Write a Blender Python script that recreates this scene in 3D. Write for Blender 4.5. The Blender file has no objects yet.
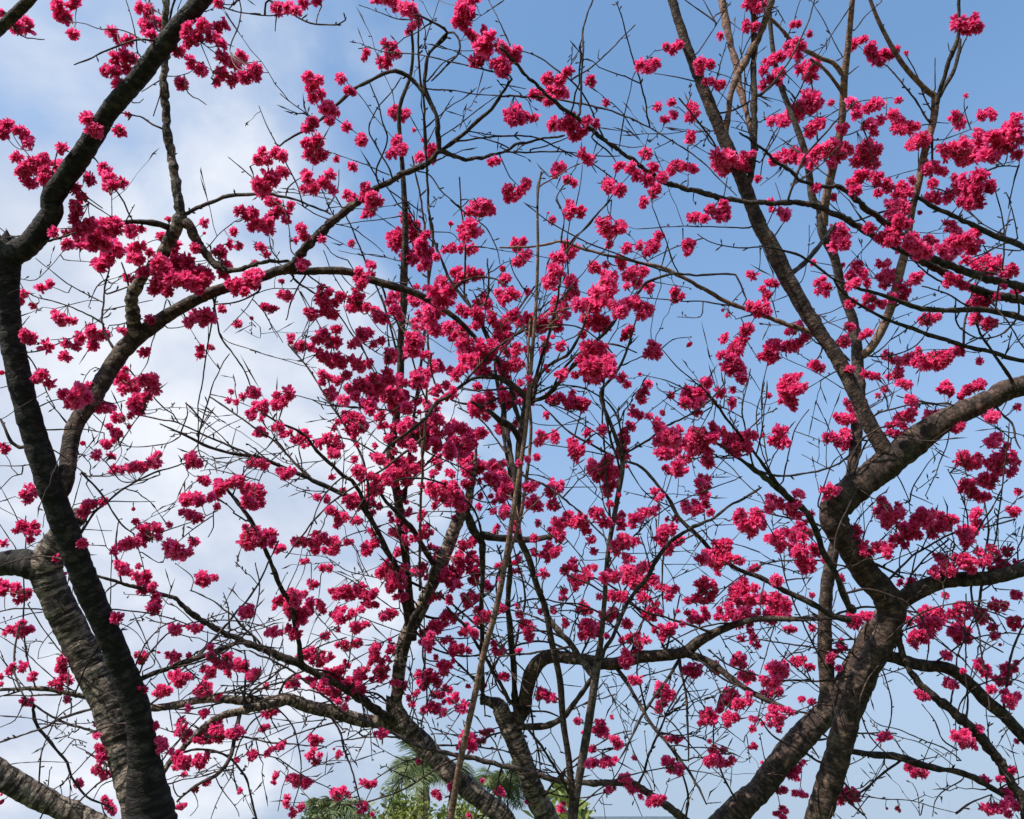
import bpy, math, random
import numpy as np
from mathutils import Vector

random.seed(7); RNG = np.random.default_rng(11)
C = bpy.context.scene.collection
SC = bpy.context.scene
# ------------------------------------------------------------------ camera
F = 887.0; PITCH = math.radians(32.0); CAMZ = 1.6
cam = bpy.data.cameras.new('camera'); camo = bpy.data.objects.new('camera', cam); C.objects.link(camo)
cam.sensor_fit = 'HORIZONTAL'; cam.sensor_width = 36.0; cam.lens = F/1024*36; cam.clip_end = 3000; cam.clip_start = 0.05
camo.location = (0, 0, CAMZ); camo.rotation_euler = (math.pi/2+PITCH, 0, 0)
SC.camera = camo
# ------------------------------------------------------------------ view, world and sun
SC.view_settings.view_transform = 'Standard'; SC.view_settings.look = 'None'
SC.view_settings.gamma = 1.0; SC.view_settings.use_curve_mapping = False
SC.view_settings.exposure = 0.8
SUN_EL = math.radians(44); SUN_BACK = math.radians(46)
sdir = Vector((-math.cos(SUN_EL)*math.cos(SUN_BACK), -math.cos(SUN_EL)*math.sin(SUN_BACK), math.sin(SUN_EL)))
sl = bpy.data.lights.new('sun', 'SUN'); sl.energy = 4.3; sl.angle = math.radians(0.5); sl.color = (1.0, 0.93, 0.84)
so = bpy.data.objects.new('sun', sl); C.objects.link(so); so.rotation_euler = sdir.to_track_quat('Z', 'Y').to_euler()

def cam_dir(px, py):
    x = (px-512)/F; v = -(py-409.5)/F
    return Vector((x, math.cos(PITCH)-v*math.sin(PITCH), math.sin(PITCH)+v*math.cos(PITCH))).normalized()

W = bpy.data.worlds.new('World'); SC.world = W; W.use_nodes = True
nt = W.node_tree; N = nt.nodes; L = nt.links
bg = N['Background']
sky = N.new('ShaderNodeTexSky'); sky.sky_type = 'NISHITA'; sky.sun_disc = False
sky.sun_elevation = SUN_EL; sky.sun_rotation = math.atan2(sdir.x, sdir.y) % (2*math.pi)
sky.air_density = 1.0; sky.dust_density = 1.6; sky.ozone_density = 2.0; sky.altitude = 50
WS = 0.15
def mnode(t, a, b=None, op=None):
    n = N.new('ShaderNodeMath'); n.operation = op
    for i, v in enumerate((a, b)):
        if v is None: continue
        if isinstance(v, (int, float)): n.inputs[i].default_value = v
        else: L.new(v, n.inputs[i])
    return n.outputs[0]
tc = N.new('ShaderNodeTexCoord')
nrm = N.new('ShaderNodeVectorMath'); nrm.operation = 'NORMALIZE'; L.new(tc.outputs['Generated'], nrm.inputs[0])
sep = N.new('ShaderNodeSeparateXYZ'); L.new(nrm.outputs[0], sep.inputs[0])
zz = mnode(0, sep.outputs[2], 0.45, 'ADD'); zz = mnode(0, zz, 0.05, 'MAXIMUM')
cx = mnode(0, sep.outputs[0], zz, 'DIVIDE'); cy = mnode(0, sep.outputs[1], zz, 'DIVIDE')
comb = N.new('ShaderNodeCombineXYZ'); L.new(cx, comb.inputs[0]); L.new(cy, comb.inputs[1])
def noise(scale, detail, rough, dist=0.0, vec=None):
    n = N.new('ShaderNodeTexNoise'); n.inputs['Scale'].default_value = scale; n.inputs['Detail'].default_value = detail
    n.inputs['Roughness'].default_value = rough; n.inputs['Distortion'].default_value = dist
    L.new(vec or comb.outputs[0], n.inputs['Vector']); return n.outputs[0]
def maprange(v, a, b, c=0.0, d=1.0):
    n = N.new('ShaderNodeMapRange'); n.interpolation_type = 'SMOOTHSTEP'
    L.new(v, n.inputs[0]); n.inputs[1].default_value = a; n.inputs[2].default_value = b
    n.inputs[3].default_value = c; n.inputs[4].default_value = d; return n.outputs[0]
def blob(px, py, c0, c1):      # a bank of cloud round one compass direction and height of the sky
    d = cam_dir(px, py); n = N.new('ShaderNodeVectorMath'); n.operation = 'DOT_PRODUCT'
    L.new(nrm.outputs[0], n.inputs[0]); n.inputs[1].default_value = d
    return maprange(n.outputs['Value'], math.cos(math.radians(c0)), math.cos(math.radians(c1)))
n1 = noise(4.2, 6, 0.52, 0.2); n2 = noise(11, 6, 0.55, 0.3)
bank = mnode(0, blob(-60, 400, 24, 4), blob(60, 560, 30, 5), 'MAXIMUM')
bank = mnode(0, bank, mnode(0, blob(230, 480, 22, 3), 0.85, 'MULTIPLY'), 'MAXIMUM')
bank = mnode(0, bank, mnode(0, blob(40, 20, 27, 4), 0.62, 'MULTIPLY'), 'MAXIMUM')
cl = mnode(0, mnode(0, n1, 0.74, 'MULTIPLY'), mnode(0, n2, 0.26, 'MULTIPLY'), 'ADD')
cl = mnode(0, cl, mnode(0, bank, 0.62, 'MULTIPLY'), 'ADD')
mask = maprange(cl, 0.62, 1.06)
low = maprange(sep.outputs[2], 0.05, 0.80, 0.92, 0.0)          # thin veil low over the horizon
mix = N.new('ShaderNodeMix'); mix.data_type = 'RGBA'; mix.clamp_factor = True
L.new(mask, mix.inputs[0])
hs = N.new('ShaderNodeMix'); hs.data_type = 'RGBA'; hs.blend_type = 'MULTIPLY'; hs.inputs[0].default_value = 1.0
L.new(sky.outputs[0], hs.inputs[6]); SKYTINT = (0.985, 1.15, 1.15, 1); hs.inputs[7].default_value = SKYTINT
veil = N.new('ShaderNodeMix'); veil.data_type = 'RGBA'; L.new(low, veil.inputs[0]); L.new(hs.outputs[2], veil.inputs[6])
veil.inputs[7].default_value = (0.24/WS, 0.283/WS, 0.36/WS, 1)
L.new(veil.outputs[2], mix.inputs[6])
ccol = N.new('ShaderNodeMix'); ccol.data_type = 'RGBA'; L.new(maprange(n1, 0.35, 0.7), ccol.inputs[0])
ccol.inputs[6].default_value = (0.33/WS, 0.38/WS, 0.475/WS, 1); ccol.inputs[7].default_value = (0.53/WS, 0.55/WS, 0.59/WS, 1)
L.new(ccol.outputs[2], mix.inputs[7])
L.new(mix.outputs[2], bg.inputs[0]); bg.inputs[1].default_value = WS
# thin twigs, tile by tile: width | x y x y ...   (quarter pixels)
TW = {
(0,0): """5|495 0 520 80 535 150 542 205;5|575 170 530 140 470 115 400 115 340 95 300 88;7|590 0 600 60 625 120;5|640 60 600 30 570 0;5|715 0 700 50;5|735 150 780 160 850 210 880 220;5|680 190 740 230 790 250 840 280;4|790 170 830 270 850 320;6|945 0 945 80 915 160 905 200;5|810 45 870 20 920 20;6|860 20 900 35 960 50 1024 55;5|740 365 780 390 812 412;6|635 310 630 370 605 455;5|560 360 600 335 640 310;5|525 405 550 405 565 390;6|85 140 130 150 175 157;5|95 590 130 640 170 740 185 790;6|310 740 350 780 400 819;4|440 760 440 819;5|900 620 950 660 1000 700;4|690 300 740 290 765 275""",
(1,0): """8|70 0 150 45 220 85 300 98 350 95 375 80;5|0 55 80 60 180 50;5|105 60 100 120;5|430 20 500 45 580 75;6|430 190 480 190 540 205 620 210 690 220 800 245 900 270 1024 300;7|470 325 500 400 520 470 540 560 500 660 505 720;7|595 305 560 360 500 430 470 510 500 580 540 650 560 700;4|400 340 450 400 500 470 560 540;6|35 420 70 500 110 580 150 660 190 740 215 819;5|120 370 170 410 240 460;4|340 470 400 510 440 545;5|320 600 400 630 480 660 550 690;7|545 745 590 780 630 819;6|660 675 710 690 760 760 830 819;6|705 350 800 358 900 372 1024 380;5|750 540 850 470 940 400 1000 365;6|870 535 960 555 1024 585;5|700 560 750 460 800 380;6|700 320 760 250 830 210;5|760 185 800 200 880 200;4|680 190 700 130 745 0;5|910 60 960 30 1000 0;5|940 0 980 80 1024 180;5|150 740 200 700 240 690;5|290 760 310 819;5|350 670 345 740 310 810;5|0 655 50 630 100 590;4|560 350 570 410""",
(2,0): """10|365 0 335 80 325 220 320 340 315 450;7|460 20 485 80 500 150 525 230 560 350 590 500;6|290 310 380 250 440 190 490 140 530 100;4|510 140 490 150;4|385 230 390 195;5|0 90 20 140 40 175;8|0 380 130 380 270 400 400 425 510 465 610 515 700 570 790 630 860 700 930 770;5|470 575 490 450 510 370 530 290 610 200;5|610 290 700 305 770 320;5|770 215 830 130 900 20;7|730 0 800 50 850 90;6|800 0 850 90;5|1000 120 940 240 850 430;5|890 170 860 280 830 370;4|800 270 890 300 990 340;4|830 330 900 400 970 490;5|700 420 760 470 830 515;5|910 500 990 525;4|900 80 950 120;7|0 600 100 600 260 600 350 610 470 615;6|270 540 200 570 120 590;5|0 580 100 620;4|245 430 250 450;4|380 440 360 460;7|360 540 430 600 460 650 450 700;5|390 545 500 580 570 575;5|555 645 585 530;5|590 560 640 510;5|610 585 680 550;5|740 575 740 640;5|740 690 740 730;4|760 570 830 610;5|895 700 885 760;5|10 640 40 700 60 720;8|170 675 150 720 145 819;5|325 650 315 740 300 810;6|245 735 225 780 240 819;5|405 819 450 760 510 690;5|360 650 380 680;4|580 750 600 800;4|95 800 130 815;5|0 330 100 350;4|20 350 40 300""",
(3,0): """5|200 0 260 100 325 225;5|360 20 300 110 230 215;5|160 0 130 90 100 180;5|60 30 100 90;5|0 380 100 290 180 220 260 180;4|100 290 160 350;6|190 290 150 370 120 440;5|200 305 220 420 230 490;5|370 120 420 60 480 5;9|500 260 560 330 610 390 665 480;6|580 220 620 300 650 390 680 440;5|690 230 690 350;5|740 170 745 200;5|680 480 740 485;5|805 440 805 390;4|420 395 520 385;5|0 480 80 430;6|0 640 60 540 80 500;5|40 600 180 510 330 420;4|0 730 80 670;5|290 540 350 530 430 490;5|350 290 390 260;4|240 460 300 480;4|500 700 570 680 640 660;6|625 600 625 720;10|670 480 680 600 670 800;4|600 500 660 490;5|720 550 830 510;7|1020 655 940 655 880 680;6|1020 650 990 760 980 819;5|970 760 990 800;7|860 700 820 780 800 819;6|680 740 740 760 780 819;7|500 819 600 790 700 770 760 750;5|120 730 200 680 230 650;6|70 500 20 600 0 700;4|60 720 80 780;4|280 720 340 780 380 819""",
(0,1): """6|340 0 400 40 440 70;4|440 0 440 60;5|495 85 530 20;5|0 110 40 140 100 145;6|0 150 90 145;4|75 310 140 315 200 260 250 200;4|250 235 300 240 360 245;10|180 160 230 150 300 130;8|480 250 500 310 510 350;5|435 430 500 415 600 395;6|430 495 490 485 560 465;5|655 390 640 450 600 560 580 640 550 690;5|580 170 620 155;5|815 190 870 130 925 85;5|660 505 720 500 780 480;8|850 410 940 400 1000 370 1024 345;8|840 390 855 470 870 540 920 610 960 670 985 730;4|870 530 900 560 1024 600;4|1000 380 960 440 880 520;3|950 430 1024 500;3|965 515 1024 545;4|820 500 820 560;6|105 610 150 680 190 770 215 819;5|80 500 115 460;6|90 600 180 590 220 570 290 540;4|200 550 280 545;4|320 740 340 690 375 660;5|0 740 20 735;5|150 815 210 790 270 780;5|430 800 490 790;4|730 800 760 819;4|825 765 900 780 1000 819;9|460 605 410 510 410 400 415 330 430 260 415 190;6|410 490 370 465 250 410 150 385 100 360;5|410 405 300 350 200 280 140 230;6|420 370 520 340 600 325;5|350 420 380 340 430 300;4|200 340 240 355 270 365""",
(1,1): """7|170 310 240 360 300 400 350 450 410 540 450 600 500 680;5|370 420 400 500 440 570 490 680;5|440 560 500 600 560 630;5|290 200 330 300 390 390 450 450;5|340 95 400 110 460 150 525 205;5|365 95 480 80 600 65;4|350 200 430 215 500 215 590 240;5|700 125 790 130 840 180;6|790 0 860 60 930 110 970 190 985 250;4|0 380 80 350 190 350;4|0 590 100 620 200 650 260 660;4|20 400 60 450 90 510 110 540;4|60 450 130 560;5|185 10 250 50 320 80;5|70 120 85 200 110 230;5|300 0 330 60;4|190 350 250 480;6|610 0 690 60 690 100;6|800 300 860 400 920 500 950 560;5|880 360 920 480;5|180 770 240 785 330 805 420 819;7|820 740 900 750 1024 740;6|600 760 680 790 730 819;5|130 0 150 100 165 200;4|500 680 440 780 430 819;5|545 560 540 640 520 690;4|350 280 400 340 470 370;5|200 360 260 470 320 560;5|560 420 540 500 550 580;4|1024 250 960 320 900 380;4|730 240 740 170;5|860 0 800 60;5|930 500 1000 580 1024 640;4|610 480 700 540 790 600;4|450 430 520 520 600 560;4|660 740 700 690 760 640;5|520 819 560 760 640 720""",
(2,1): """6|160 760 170 600 230 420 270 300 255 160;6|70 460 150 340 260 200 350 90 430 5;7|100 15 200 90 330 160 450 210 560 250 680 290;6|600 30 650 150 680 240 705 290;6|650 105 800 103 980 108;6|1020 185 900 185 820 160 780 135;5|580 240 650 205 720 175 800 150;6|540 385 620 390 720 400 800 400 900 415;6|480 650 560 615 620 590;5|630 590 680 550 740 540;6|640 590 700 660 770 720 860 819;5|550 685 650 710 750 750;4|470 819 540 740;5|620 740 700 800 740 819;4|980 680 1024 750;5|820 790 870 819;6|220 0 250 60 240 170;5|290 0 270 120 255 270;5|440 0 435 60;4|430 160 425 240;5|720 110 720 160;4|340 190 385 160;5|540 115 600 110 650 105;4|600 320 680 335 740 345;5|100 590 200 570 290 540 330 500;5|350 500 300 600 200 680 130 760;6|400 530 340 610 290 655;4|320 625 290 600;4|270 590 240 540 200 540;4|190 400 130 560 60 700;5|240 410 190 550 150 720;5|100 819 110 700 105 500;5|0 560 60 440 100 350;5|40 230 60 300 100 360;4|0 420 50 460;5|880 819 885 680;4|960 500 920 540;6|930 470 1000 450;5|900 420 960 350;4|1024 180 1020 280 1000 290;4|760 0 770 20;4|180 620 150 700;5|0 600 50 540 120 480 160 330;4|380 380 320 360 240 340;5|180 780 240 740 340 740;4|400 819 350 790;5|535 470 530 500;4|700 460 790 460;5|1024 640 1000 600 960 540""",
(3,1): """6|60 140 100 80;5|30 95 70 0;7|350 0 390 60 430 110;5|270 10 330 60;9|370 85 440 60 540 30 600 10;4|195 100 190 200 165 320;4|180 240 300 260;4|360 130 380 130;4|360 200 440 280 490 330;5|200 280 300 300;4|0 490 100 490 200 460 280 440 340 410;4|50 400 100 380;5|50 400 65 460;4|90 620 180 660 260 700 330 745;5|190 740 290 680;12|300 590 350 630;5|30 640 10 740 10 819;4|290 580 350 470;4|270 480 300 460;5|440 530 470 480;9|590 230 660 290 720 320 800 345;8|640 340 740 370 820 420 880 440;4|590 400 680 370;4|640 420 740 375;4|480 490 600 440;14|850 490 890 560 940 630 990 710;6|1000 480 940 490 870 540 810 570;4|630 590 760 590 860 600;4|965 610 1024 530;6|880 175 900 220;6|870 180 1024 200;6|980 0 995 60 1015 150;5|990 30 960 150;5|820 0 780 70;5|780 0 840 60 860 90;7|540 770 650 800 750 805;4|410 770 450 750 520 720;4|480 700 520 780;5|590 720 600 780 630 819;4|420 819 560 740;4|640 130 720 130;4|900 190 940 170;5|440 690 480 720 520 760;4|740 620 760 590""",
(0,2): """14|0 75 30 130 80 190;6|185 0 230 50 260 90;6|170 120 240 115 330 115 410 130;5|190 190 240 215 320 280 360 310;8|320 285 400 370 440 430 480 490 525 525;5|340 300 430 300 460 290;5|320 300 300 370 280 430;4|340 330 380 400;4|370 60 440 130 480 200 440 270;5|350 180 420 250 480 320 560 315 630 295;5|460 175 540 185 640 175 710 145;6|710 140 735 60 735 10;5|735 15 800 80 860 130 920 190 1000 240;4|800 160 880 110 960 70;4|790 160 810 110;4|910 190 930 110;5|470 180 500 130 540 70 570 40;5|780 175 790 220 850 270;5|860 270 960 230 1024 240;5|790 280 850 275 1000 310;4|830 290 760 330 720 370 650 440;5|630 525 700 500 780 470 850 440;4|640 460 690 410;5|840 440 840 500 820 540;5|700 560 760 510 830 460;4|600 540 650 570 640 640 600 630 560 600;4|700 650 760 700;4|380 455 400 520 420 580 440 600 435 750 430 819;4|290 510 360 510 440 515;4|350 570 420 575;4|440 400 520 400 610 400;4|525 405 525 430;5|525 525 550 600 570 680;5|0 260 90 260;5|0 350 50 300 85 290;5|0 490 40 550 60 580;4|0 400 60 380;4|0 340 50 430 100 540;4|170 500 180 440;4|490 765 590 770;5|880 760 900 819;5|960 260 960 350;8|900 360 960 440 1010 520""",
(1,2): """6|370 300 310 350 270 420 240 500 220 550;4|230 385 300 360;6|490 260 430 280 380 310;6|700 440 640 450 560 480 500 500 430 520 370 540;5|700 440 800 440;8|720 640 680 580 640 510 600 470 540 400 510 370;7|740 0 700 60 640 110 560 170 510 230;6|640 120 680 190 750 230 830 265 890 310 950 420 1010 510;8|820 30 900 70 960 140 1010 210;7|250 0 300 20 450 30 570 45 640 50 720 40;6|500 30 520 90 540 150;4|360 380 370 200 350 120;4|455 480 450 280 440 160;4|0 270 90 290 200 350 290 360;4|80 210 150 250 230 245 280 240;4|180 355 240 370;4|240 310 200 260 120 230;4|340 240 320 280;4|380 230 410 205;5|400 400 430 470 480 540 560 630;4|330 390 400 470 440 540;4|130 600 200 610 300 620 380 670 450 690 560 710;4|210 560 190 650 140 760;4|230 590 210 680 180 740;4|240 640 240 750;4|280 690 270 790;4|110 750 140 690;5|300 660 380 700 480 760 560 819;4|500 340 520 420;4|510 510 600 570 700 640;5|480 350 560 400 580 480 600 600;4|920 600 1024 590;4|930 690 1010 680;4|640 60 560 75;4|740 600 830 560 950 400;5|680 470 700 560 720 640 715 700;4|790 400 790 520 740 600;4|920 180 980 170;5|600 120 660 60 740 20;4|610 390 680 360;4|830 310 760 330 690 420;6|585 740 590 819;5|470 420 540 420 640 370;4|780 750 860 720;4|700 440 710 500 700 560;5|860 380 920 400 980 400;5|280 20 290 35""",
(2,2): """8|300 195 380 130 420 150;5|490 240 560 350 640 420 700 480;5|200 20 300 80 380 130 450 200;5|150 170 250 185 380 210 450 225;4|275 265 330 330 400 390;4|285 220 350 310 380 350;4|240 345 330 343 390 343;4|130 260 200 310;5|490 360 570 380 640 405 690 430;5|430 75 470 40 500 5;5|640 0 720 60 780 80 800 50 835 25;4|700 370 710 260 740 180 790 110 835 30;4|655 360 680 280 700 200;4|480 605 650 600 770 590;4|815 550 810 480 800 400;4|740 470 800 440;4|830 300 860 260 900 215;4|850 490 920 490;5|910 565 970 580 1024 600;4|910 560 945 520;5|790 760 880 740 960 700;4|300 630 380 630 440 620;5|0 640 60 650 130 660;4|130 745 70 819;4|930 80 930 60;4|840 100 850 20;4|1000 100 1020 80;5|860 170 920 210 960 240 1024 290;5|340 660 300 740 240 819;4|250 690 190 780;5|440 620 400 690;4|560 700 620 780 640 819;4|690 700 800 650;5|200 480 290 580 330 630;5|160 500 250 570;4|350 40 420 130;4|130 90 200 100 350 90;5|180 10 260 40 370 100;4|770 30 760 120;4|600 470 580 540 600 620;4|490 740 540 800;4|630 620 680 700 690 760;4|1024 400 960 380;4|450 600 380 600 340 580;5|700 460 760 520 780 560;4|0 480 60 520;4|660 280 640 350;4|760 240 770 300;4|0 690 80 710 110 750;4|590 590 560 660 500 770;4|230 380 260 440 330 520""",
(3,2): """6|5 0 10 120 30 240;6|190 40 150 90 120 180 100 260 90 320;4|160 130 250 165;4|165 215 290 280;6|335 205 290 240 260 310 230 420;4|320 230 310 260;6|435 30 480 5;4|485 130 530 120;5|620 0 700 15 760 20;5|540 300 580 380 590 440;5|710 200 660 250 600 350 590 400;4|700 290 620 350;5|590 370 680 410;4|400 440 380 500;5|590 430 520 510 410 610;5|490 650 530 630 620 590;4|530 615 510 640;12|410 625 500 665 560 700;5|700 540 760 600 870 630;7|620 570 680 600;5|740 540 800 600 870 640;10|940 40 990 90 1010 160 1024 190;5|910 90 990 150;9|885 400 900 500 885 620 860 819;6|1000 460 940 470 905 510;5|900 680 960 640 1024 590;4|900 550 1000 560;4|920 380 1000 410;5|920 740 1024 750;6|0 640 90 660 170 690;5|95 600 95 680;6|100 710 200 700;4|0 600 60 640;4|350 720 400 819;4|300 560 400 540;7|0 690 90 750 200 790;5|690 540 720 590 760 640;4|640 540 700 600 720 640;4|400 560 430 480 480 420;4|1024 500 960 560 940 620;4|1010 540 1024 500;4|850 560 870 600""",
(0,3): """5|0 60 60 40 130 20 170 15;5|0 110 80 160 160 230 230 290 300 330;4|210 90 160 150 150 200;4|100 130 160 130;10|0 325 100 320 200 325 330 355;7|0 345 130 345 240 340;10|0 525 100 495 180 470 240 435 350 405;12|130 400 150 460 200 530 260 610 300 700 340 745 400 770 440 790;6|245 350 220 430 190 500 160 590 155 700;5|0 470 60 440 90 380;4|0 170 40 260 70 330;4|225 460 300 455 370 450;5|250 570 290 520 340 530;4|30 620 150 605 280 610;5|410 530 330 610 260 680 200 720;14|345 570 400 605 440 630;5|195 640 185 720;5|370 750 400 700 440 680;5|240 760 300 730;4|275 660 275 780;4|470 60 540 100 580 160;5|580 170 610 220 560 250;6|430 5 560 15 680 45 800 90 900 120;6|820 90 810 150 740 200 680 240;5|800 50 850 30 900 15;8|900 10 905 90;4|860 60 830 30;5|980 60 1000 130;6|1020 280 900 340 820 400 740 480 660 570 630 610;5|665 380 680 480;4|820 570 900 560 1024 510;4|850 600 880 640 900 680;5|860 690 930 790 940 819;4|890 640 950 720 1000 819;5|700 740 680 690 720 650;4|650 680 700 660 750 660;4|770 740 780 780 750 819;5|800 660 870 640;4|700 300 705 360""",
(1,3): """5|0 290 60 270 150 230;4|0 80 60 60 130 40;5|20 420 60 500 110 580;5|110 590 200 530 290 440;5|0 500 100 470 200 450 300 440;6|0 570 100 590 180 640 250 680 320 715;4|100 590 150 640 130 700 110 800;4|180 690 250 770 290 819;4|200 650 280 610 340 600 410 605;8|310 400 330 450 355 490 370 560 400 640 430 740 450 819;5|280 819 400 730 500 670 600 610 700 575;4|410 610 440 550 460 500 475 485;4|475 500 480 600;4|340 545 440 550;4|530 819 580 710 620 620;4|0 770 20 819;4|260 20 310 80 370 150 440 220;5|400 20 500 60 620 100 740 115 860 120;4|690 150 680 240 630 300;6|730 300 700 370 680 440 670 490;5|860 360 820 430 760 520;9|670 60 740 130 800 200 870 270 940 370;4|740 480 790 520;9|430 330 500 340 550 380;16|780 0 860 90 930 200 990 310 1024 370;4|1024 640 960 740 920 819;4|900 600 940 580 1000 545;4|870 30 900 0;4|680 580 685 700 685 819;5|590 0 620 50;4|60 160 130 290;4|170 690 120 640""",
(2,3): """9|0 190 100 180 200 165 260 155;5|210 60 170 130;5|245 265 330 190 400 120 470 50 490 0;10|0 300 60 400 130 500 200 600 270 730;9|120 390 130 480 150 560 160 640;4|160 250 200 320;4|240 300 320 310;4|130 540 200 490;4|400 280 450 370 490 470 520 550 560 640 600 720;4|570 490 580 580 600 660 610 720;4|500 355 440 410;4|420 300 440 350 520 440;4|520 440 600 460 640 490;4|540 440 500 560 470 640 440 680;4|380 560 430 600 450 680;4|360 640 400 680 460 690;4|580 200 590 280 570 370;4|640 490 700 510 800 500;4|720 320 800 380 870 460;4|740 330 820 320;4|730 425 800 425;4|745 620 800 590;4|750 640 820 650 910 680;4|820 650 770 700 730 760 710 819;4|810 770 870 765;4|870 470 830 510;4|880 470 960 530;9|520 0 600 70 700 130 800 220 900 290 1024 340;5|870 110 930 200 1000 260;5|780 160 850 290 880 370;4|740 180 780 230 840 280;4|900 120 960 150 1000 210;4|970 500 985 610;4|660 700 640 760;4|360 800 400 740 440 700;4|440 775 400 770;4|500 690 530 750 560 819;4|0 700 60 650;5|200 0 300 60 400 120;4|600 0 690 80;4|720 0 760 70 800 130;4|620 0 560 60 540 140""",
(3,3): """6|0 60 80 180 160 250 240 320;5|60 60 30 160 0 260;5|30 55 150 120 250 150 350 180 400 185;5|210 90 150 160 100 200;7|180 0 280 60 380 130;8|340 0 420 50 440 70;9|0 330 100 390 200 420;10|0 440 60 510 160 560 240 610;5|340 325 230 370 140 410 70 460;8|240 490 270 510;8|200 540 235 590;5|0 500 20 600;10|300 690 350 760 410 819;10|380 740 440 690 500 640 550 600;4|380 740 480 750 600 760 700 790 770 805;5|680 819 700 740 800 670;9|770 810 830 770 910 735;6|435 435 470 460 550 480 640 520 720 550 790 600;4|460 480 560 510 650 540 760 620;4|530 510 570 580;5|490 240 560 260 600 300;5|470 270 560 240 650 220;6|640 380 690 450 720 520 780 560;7|860 0 820 90 780 180 770 280 750 380;5|780 180 840 250 900 310;4|770 430 775 600;6|550 90 620 170;6|600 60 700 130 800 200;5|900 380 1024 260;5|890 400 900 520;4|640 610 680 520;4|820 310 790 450 780 500;4|850 450 900 520 960 600;4|960 470 1000 580 1020 690;4|930 550 980 470;4|700 370 740 440 750 480;4|600 690 620 730 630 819;4|320 610 350 700;4|430 740 370 819;4|160 640 160 700;4|60 710 80 780;4|850 0 900 60 960 130 1024 160;4|950 60 900 120 870 200;4|800 130 850 60 900 0""",
}
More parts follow.
